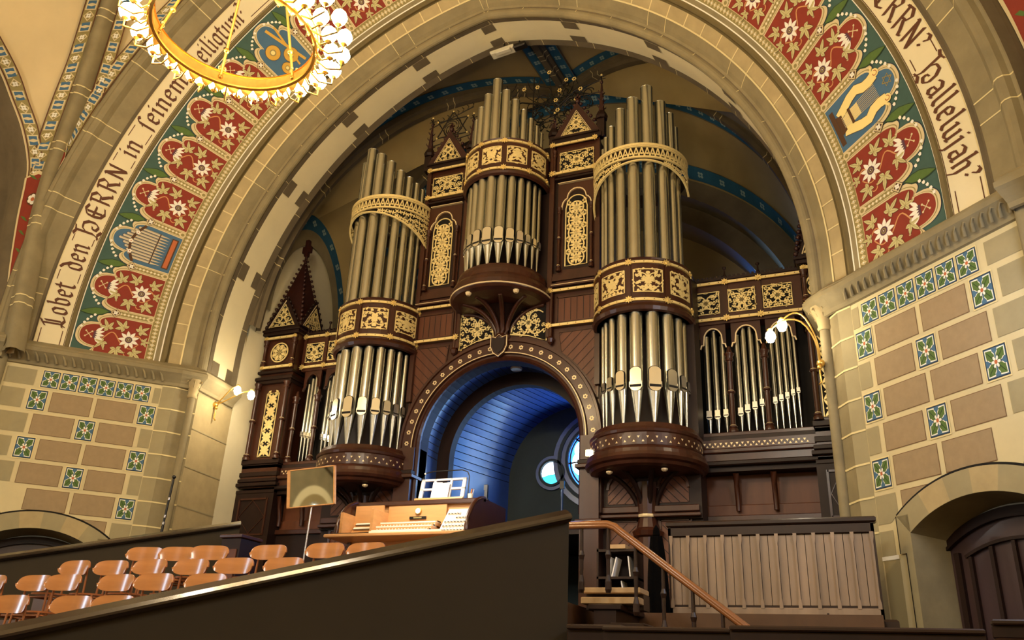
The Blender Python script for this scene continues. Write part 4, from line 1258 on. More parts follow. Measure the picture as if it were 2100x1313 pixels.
        for i in range(9):
            th = radians(58 - (58-22)*i/8); poly.append((X(1.72*cos(th)), NZ + 1.72*sin(th)))
        poly = [q for q in poly]
        poly = [(X(1.60), 5.14), (X(.96), 5.14)] + [(X(1.70*cos(radians(t))), NZ + 1.70*sin(radians(t))) for t in (54, 48, 42, 36, 30, 24, 20)]
        boards(p, poly, (pi/4)*s, .115, F)
        p.ribbon(poly, .028, F, .02, 'case_mahogany', 0, closed=True)
        p.build('boarded_panel', ORG)
        # hanging posts with drops
        h = MB(); h.tube([(X(.84), FY-.06, 5.24), (X(.84), FY-.06, 5.02)], .03, 'case_mahogany', 8); h.lathe([(4.92, .005), (4.96, .04), (5.02, .06), (5.06, .03)], 'case_mahogany', n=10, center=(X(.84), FY-.06))
        h.tube([(X(.84), FY-.06, 5.24), (X(.84), FY-.06, 5.9)], .03, 'case_mahogany', 8); h.build('pendant', ORG)
        # quarter fretwork under the centre tower
        q = [(X(.76), 5.04 - .02), (X(.76), 5.70)]
        for i in range(9):
            th = (pi/2)*i/8
            q.append((X(.16 + .50*(1-sin(th)) + .0), 5.21 + .44*cos(th)))
        q.append((X(.14), 5.19)); q.append((X(.45), 5.14))
        fretwork(q, flat(FY-.02), 77+s, ORG, .115)
        # pinnacles
        for uu, zt in ((.80, 9.35 if s == 1 else 9.75), (1.66, 9.95 if s == 1 else 9.85)):
            k = MB(); pinnacle(k, X(uu), FY-.03, 8.62, zt, .065); k.build('pinnacle', ORG)
    # the moulded arch over the console
    a = MB()
    F = flat(FY)
    pr = [(1.33, .0), (1.33, .05), (1.36, .08), (1.40, .06), (1.43, .06), (1.435, .10), (1.46, .10), (1.47, .07), (1.63, .07), (1.64, .10), (1.68, .10), (1.69, .0)]
    rows = []
    for r_, h_ in pr:
        row = [F(c - r_, 2.3, h_)] + [F(c - r_*cos(pi*i/40), NZ + r_*sin(pi*i/40), h_) for i in range(41)] + [F(c + r_, 2.3, h_)]
        rows.append(row)
    a.grid(rows, 'case_mahogany', False)
    a.ribbon([(c - 1.447*cos(pi*i/48), NZ + 1.447*sin(pi*i/48)) for i in range(49)], .012, F, .108, 'gold_line', .09)
    ao = a.build('portal_arch', ORG)
    f = MB()
    for i in range(27):
        th = radians(3 + 174*i/26)
        if abs(th - pi/2) < .09: continue
        x, z = c + 1.55*cos(th), NZ + 1.55*sin(th)
        for q in range(6):
            b = q*tau/6 + th
            f.shape(circ(x + .026*cos(b), z + .026*sin(b), .013, 6), F, .078, 'gold_line', .07)
        f.ribbon(circ(x, z, .022, 8), .012, F, .080, 'gold_line', .07, closed=True)
    f.ribbon([(c - 1.55*cos(pi*i/40), NZ + 1.55*sin(pi*i/40)) for i in range(41)], .10, F, .072, 'case_mahogany')
    f.build('rosette_row', ao)
    s_ = MB(); sh = [(-.12, .12), (-.05, .10), (0, .14), (.05, .10), (.12, .12), (.12, -.03), (.08, -.12), (0, -.18), (-.08, -.12), (-.12, -.03)]
    s_.shape([(c + x*1.15, 5.0 + z*1.15) for x, z in sh], F, .15, 'case_mahogany', .08); s_.ribbon([(c + x*1.15, 5.0 + z*1.15) for x, z in sh], .012, F, .155, 'gold_line', .14, closed=True)
    s_.shape([(c + x*.9, 5.0 + z*.9) for x, z in sh], F, .165, 'case_mahogany_dark', .15)
    s_.build('shield', ORG)
    # pillars under the arch
    for s in (-1, 1):
        p = MB(); x = c + s*1.52
        p.box(x-.14, x+.14, FY-.16, FY+.1, ZF, 3.00, 'case_mahogany', bev=.01)
        p.box(x-.20, x+.20, FY-.22, FY+.1, 2.92, 2.98, 'case_mahogany', bev=.01); p.box(x-.17, x+.17, FY-.19, FY+.1, 2.98, 3.05, 'case_mahogany_dark', bev=.01)
        p.box(x-.19, x+.19, FY-.21, FY+.1, 2.10, 2.20, 'case_mahogany', bev=.01)
        p.box(x-.15, x+.15, FY-.12, FY+.1, 3.05, 3.42, 'case_mahogany')
        p.build('pillar', ORG)
centre_case()

def ironwork():
    # wrought-iron screens between the pinnacles
    m = MB(); y = FY-.02
    cx, cz, r = -1.19, 9.55, .36
    for k in (0, 1):
        P = [(cx + r*cos(pi/2 + k*pi + i*tau/3), y, cz + r*sin(pi/2 + k*pi + i*tau/3)) for i in range(4)]
        for p, q in zip(P[:-1], P[1:]): m.tube([p, q], .012, 'iron', 5)
    for i in range(6):
        b = pi/2 + i*tau/6; c = Vector((cx + r*cos(b), y, cz + r*sin(b)))
        m.ball(c, .024, 'gold_bright', 6, 4)
        pts = [(cx + (.10 + .02*t)*cos(b + t*.45), y, cz + (.10 + .02*t)*sin(b + t*.45)) for t in range(7)]
        m.tube(pts, .009, 'iron', 5)
    m.tube([(-1.68, y, 9.62), (-.78, y, 9.92)], .010, 'iron', 5); m.tube([(-1.68, y, 9.2), (-.78, y, 9.3)], .010, 'iron', 5)
    for k in range(9):
        x = -1.6 + .1*k; m.tube([(x, y, 9.66 + .033*k), (x+.02, y, 9.72 + .033*k), (x-.02, y, 9.76+.033*k)], .008, 'iron', 5)
    m.build('iron_screen', ORG)
    m = MB(); rnd = random.Random(4)
    # right: arching sprays with gilt flowers, linking the pinnacles
    for k in range(16):
        x0 = .35 + rnd.uniform(0, 1.2); z0 = 9.35 + rnd.uniform(0, .45); a = rnd.uniform(0, tau)
        pts = [(x0 + (.05 + .016*t)*cos(a + t*.5), y + rnd.uniform(-.01, .01), z0 + (.05 + .016*t)*sin(a + t*.5)) for t in range(9)]
        m.tube(pts, .010, 'iron', 5)
    m.tube([(.80, y, 9.3), (.6, y, 9.6), (.2, y, 9.75), (.0, y, 9.72)], .014, 'iron', 6); m.tube([(.80, y, 9.4), (1.2, y, 9.75), (1.66, y, 9.85)], .012, 'iron', 6)
    m.tube([(.80, y, 9.3), (1.1, y, 9.62), (1.66, y, 9.6)], .012, 'iron', 6); m.tube([(.80, y, 9.2), (.62, y, 9.2), (.42, y, 9.05)], .010, 'iron', 6)
    for (x, z) in ((.5, 10.0), (.24, 10.02), (.72, 10.28), (1.05, 10.02), (.93, 9.82), (1.2, 10.0), (1.32, 9.75), (1.24, 9.55), (.86, 9.62), (.9, 9.4)):
        for q in range(6):
            b = q*tau/6; m.ball((x + .03*cos(b), y-.02, z + .03*sin(b)), .016, 'gold_bright', 6, 4)
        m.tube([(x, y, z), (x*.9+.08, y, z-.18), (.85, y, 9.35)], .007, 'iron', 5)
    for s in (-1, 1):
        pts = [(.84 + s*.02, y, 9.7), (.84 + s*.12, y, 9.95), (.84 + s*.35, y, 10.05), (.84 + s*.42, y, 9.9)]
        m.tube(pts, .009, 'iron', 5)
    m.build('iron_screen', ORG)
    m = MB()   # bushy openwork crown behind the centre pipes
    for k in range(90):
        x = .35 + rnd.uniform(0, .95); z = 9.35 + rnd.uniform(0, .75) - .3*abs(x-.8); yy = FY+.3 + rnd.uniform(-.12, .12)
        a = rnd.uniform(0, tau); m.tube([(x, yy, z), (x+.09*cos(a), yy+.03, z+.09*sin(a)), (x+.13*cos(a+.5), yy, z+.13*sin(a+.5))], .014, 'fir_garland', 5, taper=.4)
    m.build('carved_crown', ORG)
    m = MB()
    for dz, w in ((0, .2), (.14, .16), (.28, .1)):
        for s in (-1, 1):
            m.tube([(-.02, y, 9.75+dz), (-.02+s*w*.6, y, 9.82+dz), (-.02+s*w, y, 9.93+dz)], .008, 'iron', 5)
    m.tube([(.42, y, 9.3), (.42, y, 10.25)], .012, 'iron', 5)
    for s in (-1, 1): m.tube([(.42, y, 9.95), (.42+s*.08, y, 10.05), (.42+s*.13, y, 10.2)], .009, 'iron', 5)
    m.build('iron_finial', ORG)
ironwork()

def side_bay(side, walls, frets, groups, pillars, u_end):
    """walls: (u0,u1) of the bay; frets: list of (u0,u1); groups: pipe group ranges with counts."""
    Y = 12.0; u0, u1 = walls
    m = MB(); X = lambda u: u
    m.box(min(u0, u1), max(u0, u1), Y+.22, Y+.45, 2.2, 5.9, 'shadow_void')
    F = flat(Y)
    # head board with arched openings
    for (g0, g1, spec) in groups:
        n = 12; gm = (g0+g1)/2; w = (g1-g0)/2
        def ztop(x):
            q = abs(x-gm)/w
            if q > .92: return 4.80
            return 4.86 + .06*(q < .72) + .20*sqrt(max(0, 1-(q/.74)**2)) if q < .74 else 4.86
        for i in range(n):
            a, b = g0 + (g1-g0)*i/n, g0 + (g1-g0)*(i+1)/n
            m.shape([(a, ztop(a)), (b, ztop(b)), (b, 5.27), (a, 5.27)], F, 0, 'case_mahogany', -.04)
        m.ribbon([(g0 + (g1-g0)*i/24, ztop(g0 + (g1-g0)*i/24)) for i in range(25)], .018, F, .015, 'gold_line' if side == 1 else 'case_mahogany', 0)
    edges = sorted({round(v, 3) for g in groups for v in g[:2]})
    lo, hi = min(u0, u1), max(u0, u1)
    m.box(lo, hi, Y-.03, Y+.22, 5.18, 5.90, 'case_mahogany')
    m.box(lo, hi, Y-.05, Y+.22, 5.90, 5.94, 'case_mahogany_dark')
    for k in range(int((hi-lo)/.07)):
        m.box(lo + k*.07, lo + k*.07 + .04, Y-.02, Y+.02, 5.94, 5.985, 'case_mahogany_dark')
    # sill, triangle frieze, cornice and lower panels
    m.box(lo, hi, Y-.14, Y+.25, 3.40, 3.46, 'case_mahogany', bev=.01); m.box(lo, hi, Y-.16, Y+.25, 3.34, 3.40, 'case_mahogany_dark')
    m.box(lo, hi, Y-.18, Y+.25, 3.20, 3.34, 'case_mahogany')
    m.box(lo, hi, Y-.26, Y+.25, 3.13, 3.20, 'case_mahogany', bev=.015); m.box(lo, hi, Y-.22, Y+.25, 3.02, 3.13, 'case_mahogany'); m.box(lo, hi, Y-.28, Y+.25, 2.95, 3.02, 'case_mahogany_dark', bev=.015); m.box(lo, hi, Y-.2, Y+.25, 2.88, 2.95, 'case_mahogany_dark')
    m.box(lo, hi, Y+.05, Y+.2, 2.3, 2.9, 'case_panel'); m.box(lo, hi, Y-.0, Y+.08, 2.30, 2.46, 'case_panel', bev=.01)
    m.box(lo, hi, Y-.10, Y+.25, 2.22, 2.30, 'case_mahogany', bev=.01); m.box(lo, hi, Y-.05, Y+.25, ZF, 2.22, 'case_mahogany_dark')
    m.build('case_frame', ORG)
    t = MB(); Ft = flat(Y-.18); k = int((hi-lo-.06)/.075); t.shape(rect(lo, hi, 3.205, 3.335), Ft, .003, 'case_mahogany')
    for i in range(k):
        x = lo + .04 + .075*i
        t.shape([(x-.018, 3.295), (x+.018, 3.295), (x, 3.26)], Ft, .006, 'gold_line', 0); t.shape([(x+.019, 3.235), (x+.055, 3.235), (x+.037, 3.265)], Ft, .006, 'gold_line', 0)
    t.build('triangle_frieze', ORG)
    g = MB(); Fb = flat(Y-.05)
    for z in (5.85, 5.25):
        g = MB(); bar(g, Fb, lo, hi, z, .042); g.build('gilt_bar', ORG)
        for x in pillars: g = MB(); star(g, Fb, x, z, .06); g.build('gilt_star', ORG)
    for i, (a, b) in enumerate(frets): fretwork(rect(a, b, 5.35, 5.71), flat(Y-.035), 300+i+side*10, ORG, .10)
    for x in pillars:
        p = MB(); p.box(x-.03, x+.03, Y-.06, Y+.1, 5.3, 5.8, 'case_mahogany'); p.build('belt_post', ORG)
        p = MB(); p.lathe([(5.9, .03), (5.96, .035), (6.0, .015), (6.07, .012), (6.1, .03), (6.12, .03)], 'case_mahogany_dark', n=8, center=(x, Y-.02)); p.build('finial', ORG); p = MB()
        colonnette(p, x, Y-.08, 3.46, 4.66, .038); p.tube([(x, Y-.06, 4.66), (x, Y-.06, 4.78)], .05, 'case_mahogany', 8, taper=.4)
        p.build('colonnette', ORG)
        br = MB()  # console brackets in the lower panel
        pts = [(x, Y-.16, 2.86), (x, Y-.1, 2.7), (x, Y-.06, 2.5), (x, Y-.06, 2.36)]; br.tube(pts, .045, 'case_mahogany', 6, taper=.8); br.build('bracket', ORG)
    for (g0, g1, spec) in groups:
        for (u, r, zm, z1) in spec: pipe(u, Y+.08, 0, r, 3.46, zm, z1, False)
side_bay(1, (3.08, 4.62), [(3.02, 3.42), (3.56, 3.95), (4.07, 4.48)],
    [(3.10, 3.48, [(3.17, .045, 3.74, 5.02), (3.29, .045, 3.74, 5.1), (3.41, .04, 3.76, 5.0)]),
     (3.56, 3.99, [(3.62, .042, 3.76, 5.0), (3.72, .042, 3.80, 5.12), (3.825, .040, 3.84, 5.1), (3.925, .036, 3.88, 5.0)]),
     (4.06, 4.48, [(4.11, .034, 3.90, 5.0), (4.195, .034, 3.93, 5.1), (4.28, .033, 3.96, 5.12), (4.36, .031, 4.0, 5.06), (4.435, .028, 4.03, 4.98)])], [3.52, 4.02], 4.6)
side_bay(-1, (-4.20, -3.02), [(-4.14, -3.76), (-3.65, -3.2)],
    [(-4.12, -3.76, [(-4.05, .030, 3.98, 4.95), (-3.975, .032, 3.96, 5.05), (-3.90, .034, 3.94, 5.12), (-3.825, .034, 3.93, 5.02)]),
     (-3.66, -3.22, [(-3.61, .034, 3.90, 4.98), (-3.53, .036, 3.88, 5.06), (-3.44, .038, 3.85, 5.12), (-3.34, .040, 3.82, 5.05)])], [-4.17, -3.70], -4.2)

def pavilion(cx, hw, full=True):
    Y = 11.8; F = flat(Y)
    m = MB()
    x0, x1 = cx-hw, cx+hw
    m.box(x0, x1, Y, Y+.55, 3.4, 5.9, 'case_mahogany')
    for (z0, z1, e) in ((5.88, 5.94, .05), (5.94, 5.98, .08), (5.98, 6.01, .04), (5.12, 5.17, .03), (4.98, 5.04, .06), (4.92, 4.98, .03), (3.42, 3.5, .04), (3.34, 3.42, .02), (3.20, 3.28, .04), (3.10, 3.16, .06), (3.02, 3.08, .09), (2.9, 2.96, .05)):
        m.box(x0-e, x1+e, Y-e-.04, Y+.6, z0, z1, 'case_mahogany_dark', bev=.008)
    m.box(x0-.02, x1+.02, Y-.06, Y+.55, 3.0, 3.4, 'case_mahogany'); m.box(x0-.05, x1+.05, Y-.08, Y+.6, ZF, 2.96, 'case_mahogany_dark')
    frame_rect(m, x0+.08, x1-.06, 2.2, 2.8, flat(Y-.08), .03, .02)
    m.ribbon([(x0+.1, 2.5), (cx, 2.78), (x1-.08, 2.5), (cx, 2.22)], .012, flat(Y-.08), .01, 'case_mahogany', 0, closed=True)
    m.build('case_frame', ORG)
    g = MB(); Fb = flat(Y-.05)
    for z in (5.82, 5.24):
        g = MB(); bar(g, Fb, x0, x1, z, .045); g.build('gilt_bar', ORG)
        for x in (x0+.05, x1-.04): g = MB(); star(g, Fb, x, z, .045); g.build('gilt_star', ORG)
    # round fretwork
    b = MB(); b.shape(circ(cx, 5.53, .19, 28), F, .02, 'shadow_void'); bo = b.build('round_fretwork', ORG)
    k = MB(); Fk = flat(Y-.02)
    k.ribbon(circ(cx, 5.53, .185, 28), .022, Fk, .014, 'gold_leaf', 0, closed=True)
    for q in range(8):
        a = q*tau/8 + .4; k.shape(leaf(cx, 5.53, .16, .07, a), Fk, .012, 'gold_leaf', 0)
        k.ribbon(circ(cx + .11*cos(a), 5.53 + .11*sin(a), .045, 8), .014, Fk, .010, 'gold_leaf', 0, closed=True)
    k.build('gilt_tracery', bo)
    # tall fretwork of crossed leaves
    a_, b_ = cx-.125, cx+.135
    p = MB(); p.shape(rect(a_, b_, 3.56, 4.74), F, .01, 'shadow_void'); po = p.build('fretwork_panel', ORG)
    k = MB(); Fk = flat(Y-.01); k.ribbon(rect(a_, b_, 3.56, 4.74), .014, Fk, .012, 'gold_leaf', 0, closed=True); xm = (a_+b_)/2
    for i in range(5):
        zc = 3.56 + .118 + .236*i
        for q in range(4):
            an = pi/4 + q*pi/2; k.shape(leaf(xm, zc, .165, .055, an), Fk, .012, 'gold_leaf', 0)
            k.shape(leaf(xm, zc, .10, .06, an + pi/4), Fk, .011, 'gold_leaf', 0)
        k.ribbon(circ(xm, zc, .055, 12), .014, Fk, .013, 'gold_leaf', 0, closed=True)
        for s in (-1, 1):
            for q in range(3): k.shape(leaf(xm + s*.11, zc+.118, .08, .045, (pi if s > 0 else 0) + (q-1)*.8), Fk, .011, 'gold_leaf', 0)
    k.build('gilt_tracery', po)
    for x in (x0+.04, x1-.04):
        c = MB(); colonnette(c, x, Y-.07, 3.5, 4.92, .036); c.build('colonnette', ORG)
        c = MB(); colonnette(c, x, Y-.04, 5.27, 5.78, .03, ring=False); c.build('colonnette', ORG)
    # spire with gables and crockets
    s = MB()
    base = [(x0-.03, Y-.03), (x1+.03, Y-.03), (x1+.03, Y+.66), (x0-.03, Y+.66)]
    apex = Vector((cx, Y+.31, 7.65))
    for i in range(4):
        p, q = base[i], base[(i+1) % 4]
        s.face([(p[0], p[1], 6.01), (q[0], q[1], 6.01), apex], 'spire_wood')
        pv = Vector((p[0], p[1], 6.01))
        for k in range(16):
            f = (k+.5)/16; c = pv.lerp(apex, f); o = Vector((c.x-cx, c.y-Y-.31, 0)); o = o.normalized() if o.length > 1e-3 else o
            s.ball(c + o*.025, .042*(1-.4*f), 'spire_wood', 6, 4)
    s.tube([apex - Vector((0, 0, .1)), apex + Vector((0, 0, .38))], .03, 'spire_wood', 6)
    s.box(cx-.10, cx+.10, Y+.28, Y+.34, 7.78, 7.92, 'spire_wood'); s.box(cx-.04, cx+.04, Y+.27, Y+.35, 7.70, 8.06, 'spire_wood')
    so = s.build('spire', ORG)
    for face in (0, 1):
        gm = MB()
        if face == 0: mp = lambda x, z, h: (cx + x, Y-.05-h, z)
        else: mp = lambda x, z, h: (x1+.05+h, Y+.31 + x, z)
        gm.shape([(-hw-.02, 6.01), (hw+.02, 6.01), (0, 6.66)], mp, .01, 'case_mahogany_dark', -.06)
        for sg in (-1, 1):
            for k in range(7):
                f = (k+.5)/7; v = Vector(mp(sg*(hw+.04)*(1-f), 6.03 + .66*f, 0)); gm.ball(v, .03, 'case_mahogany_dark', 6, 4)
        gm.ribbon([(-hw+.05, 6.04), (0, 6.58)], .014, mp, .02, 'gold_line', 0)
        go = gm.build('gable', ORG)
        fretwork([(-hw+.09, 6.05), (hw-.09, 6.05), (0, 6.50)], mp_off(mp, .015), 500+face+int(cx), go, .085)
def mp_off(mp, d): return lambda x, z, h: mp(x, z, h+d)
pavilion(-4.60, .36)
pavilion(4.88, .24)

def lower_case():
    # boarded doors and arches under the right tower, dark woodwork under the left one
    for s in (-1, 1):
        c = .045 + s*2.31
        m = MB(); F = flat(FY+.06)
        for q, (xa, xb) in enumerate(((c-.56, c-.14), (c+.16, c+.58))):
            arch = [(xa, 2.42), (xb, 2.42)] + [((xa+xb)/2 + (xb-xa)/2*cos(t), 2.62 + .22*sin(t)) for t in [pi*i/8 for i in range(9)]]
            boards(m, arch, pi/4 if q == 0 else 3*pi/4, .085, flat(FY), .01)
            m.ribbon(arch[2:], .035, flat(FY), .035, 'case_mahogany', 0)
            lo = rect(xa+.02, xb-.02, .8, 2.18); boards(m, lo, pi/4 if q == 0 else 3*pi/4, .11, F, .01)
            frame_rect(m, xa, xb, .8, 2.2, F, .04, .03)
        m.build('boarded_panel', ORG)
        l = MB(); l.box(c-.72, c+.74, FY-.09, FY+.06, 2.22, 2.27, 'case_mahogany', bev=.01); l.box(c-.70, c+.72, FY-.05, FY+.06, 2.29, 2.38, 'case_mahogany', bev=.01); l.build('ledge', ORG)
lower_case()

# ------------------------------------------------------------------ floors and choir steps
def build_floors():
    m = MB()
    m.box(-5.2, 5.2, 8.7, 15.1, ZF, .75, 'floor_wood'); m.box(-4.2, 2.55, 7.62, 8.7, ZF, .75, 'floor_wood')
    for (y0, y1, z, a, b) in ((6.98, 7.62, .46, -5.3, 2.55), (6.38, 6.98, .24, -5.6, 1.95), (5.78, 6.38, .02, -5.9, 1.3), (4.9, 5.78, -.24, -5.9, .35), (3.9, 4.9, -.5, -5.9, -.65)):
        m.box(a, b, y0, y1, ZF, z, 'floor_wood')
    m.box(-12, 12, -9, 16, ZF-.1, ZF, 'floor_wood')
    o = m.build('floor'); tag(o, 'dark wooden organ podium with choir steps', 'floor', kind='structure')
    # a few light-edged stair treads behind the handrail
    m = MB()
    for k in range(9):
        z = .75 - .16*k; x = 2.75 + .21*k
        if k < 7: m.box(x-.05, x+.26, 7.85, 8.7, z-.05, z, 'stall_frame', bev=.008); m.box(x, x+.21, 7.87, 8.68, ZF, z-.05, 'stall_frame')
    m.box(2.60, 3.16, 7.98, 8.30, .86, .91, 'step_wood', bev=.006); m.box(2.60, 3.16, 8.1, 8.32, .72, .86, 'stall_frame'); m.box(2.60, 3.16, 7.94, 8.1, .76, .82, 'step_wood', bev=.006)
    o = m.build('podium_stair'); tag(o, 'short dark stair with pale treads behind the oak handrail', 'stairs')
build_floors()

def parapet(name, p0, d, L0, L1, zf, wall_t, nside, lab, cap_h=.10, capw=.26):
    """sloping wall: p0 + d*s, top height zf(s)."""
    d = Vector((d[0], d[1], 0)).normalized(); n = Vector((-d.y, d.x, 0))*nside      # n points away from the camera side
    root = empty(name, (p0[0], p0[1], ZF)); tag(root, lab, 'parapet')
    def P(s, k, z): v = Vector((0, 0, 0)) + d*s + n*k; return (v.x, v.y, z - ZF)
    w = MB(); N = 10
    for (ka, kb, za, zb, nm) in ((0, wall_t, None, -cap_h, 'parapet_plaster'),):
        r = []
        for i in range(N+1):
            s = L0 + (L1-L0)*i/N
            r.append([P(s, 0, ZF), P(s, 0, zf(s)-cap_h*.5), P(s, wall_t, zf(s)-cap_h*.5), P(s, wall_t, ZF)])
        w.grid(r, nm, False); w.face(r[0], nm); w.face(r[-1], nm)
    w.build('parapet_wall', root)
    c = MB(); e = .055
    q = cap_h/.105
    sec = [(-e+.02, -cap_h-.012), (-e-.01, -.092*q), (-e-.012, -.075*q), (-e+.02, -.045*q), (.07*q, .004), (wall_t+e, .004), (wall_t+e, -cap_h), (-e+.02, -cap_h-.012)]
    rows = [[P(L0 + (L1-L0)*i/N, k, zf(L0 + (L1-L0)*i/N) + z) for k, z in sec] for i in range(N+1)]
    c.grid(rows, 'cap_black', False); c.face(rows[0][:-1], 'cap_black'); c.face(rows[-1][:-1], 'cap_black')
    c.build('cap_rail', root)
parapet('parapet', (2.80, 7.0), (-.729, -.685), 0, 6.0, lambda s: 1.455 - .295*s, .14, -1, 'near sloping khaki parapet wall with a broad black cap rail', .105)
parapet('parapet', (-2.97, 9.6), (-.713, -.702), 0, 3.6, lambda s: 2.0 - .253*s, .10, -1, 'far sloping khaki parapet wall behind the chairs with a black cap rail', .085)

# ------------------------------------------------------------------ chairs
def make_chair():
    root = empty('choir_chair'); 
    b = MB()     # curved backrest plate, rounded ends
    n = 26; W, H = .224, .080
    fr, bk = [], []
    for k, yo in ((0, 0), (1, .014)):
        rows = []
        for j in range(7):
            v = -1 + 2*j/6
            row = []
            for i in range(n+1):
                u = sin(-pi/2 + pi*i/n)
                x = W*u; hh = H*max(0, 1 - abs(u)**5)**.5*(1 if v > 0 else .92)
                y = .20 - .055*(u*u) + yo + .01*v
                row.append((x, y, .725 + v*hh - .006*u*u))
            rows.append(row)
        b.grid(rows, 'chair_ply', True)
        (fr if k == 0 else bk).extend([rows[0], rows[-1]])
    for r0, r1 in zip(fr, bk): b.grid([r0, r1], 'chair_ply_edge', False)
    b.build('backrest', root)
    s = MB(); rows = []
    for z in (.425, .44):
        rows.append([(.205*cos(t)*(abs(cos(t))**-.35 if abs(cos(t)) > .01 else 1)*.93, .0 + .20*sin(t)*(abs(sin(t))**-.35 if abs(sin(t)) > .01 else 1)*.93, z) for t in [tau*i/28 + .01 for i in range(28)]])
    s.grid(rows, 'chair_ply_edge', False, True); s.face(rows[1], 'chair_ply'); s.face(rows[0][::-1], 'chair_ply'); s.build('seat', root)
    for sx in (-1, 1):
        l = MB(); l.tube([(sx*.17, .26, 0), (sx*.165, .20, .42), (sx*.15, .205, .66), (sx*.145, .20, .72)], .011, 'chair_post', 8); l.build('leg', root)
        l = MB(); l.tube([(sx*.17, -.20, 0), (sx*.16, -.16, .425)], .011, 'chair_post', 8); l.build('leg', root)
    r = MB(); r.tube([(-.16, .2, .40), (.16, .2, .40)], .009, 'chair_post', 6); r.tube([(-.16, -.16, .40), (.16, -.16, .40)], .009, 'chair_post', 6)
    for sx in (-1, 1): r.tube([(sx*.16, -.16, .40), (sx*.16, .2, .40)], .009, 'chair_post', 6)
    r.build('seat_frame', root)
    return root
ROWS = [
 ('top', 7.3, .46, [(-2.16, 'shadowed wooden chair at the far left end of the top row, its back half hidden'), (-1.72, 'wooden chair second from the left in the top row'), (-1.26, 'wooden chair third from the left in the top row, just left of a gap'), (-.56, 'wooden chair standing alone just left of the mirror stand pole'), (.16, 'wooden chair right of the mirror stand pole, in front of the console'), (.60, 'top row chair almost hidden behind the parapet cap below the console')]),
 ('second', 6.72, .24, [(-2.53, 'wooden chair at the left end of the second row from the organ'), (-2.05, 'wooden chair second from the left in the second row from the organ'), (-1.50, 'wooden chair third from the left in the second row from the organ'), (-1.01, 'wooden chair fourth from the left in the second row from the organ'), (-.44, 'wooden chair fifth from the left in the second row, just above the parapet cap'), (.1, 'wooden chair at the right end of the second row, mostly behind the parapet cap')]),
 ('third', 6.12, .02, [(-2.93, 'wooden chair cut off by the left edge of the photo, third row from the organ'), (-2.36, 'second visible wooden chair from the left in the third row from the organ'), (-1.92, 'third visible wooden chair from the left in the third row, overlapping its left neighbour'), (-1.30, 'wooden chair in the middle of the third row, after the gap'), (-.80, 'wide-backed wooden chair in the third row, second from its right end'), (-.24, 'wooden chair at the right end of the third row, a sliver above the parapet cap')]),
 ('front', 5.45, -.24, [(-1.70, 'large wooden chair back at the lower left, nearest the photo corner'), (-1.02, 'wooden chair back in the nearest row, right of the lower left corner one'), (-.52, 'wooden chair in the nearest row with only its top edge above the parapet cap')])]
chair = make_chair(); first = True
rc_ = random.Random(3)
for nm, y, z, lst in ROWS:
    for x, lab in lst:
        c = chair if first else copy_tree(chair); first = False
        c.location = (x, y - .2 + .02*(1 if lst.index((x, lab)) % 2 else -1), z); c.rotation_euler = (0, 0, rc_.uniform(-.05, .05) + (.22 if x < -1.1 and nm == 'top' else 0))
        tag(c, lab, 'chair', 'wooden choir chairs on the steps')

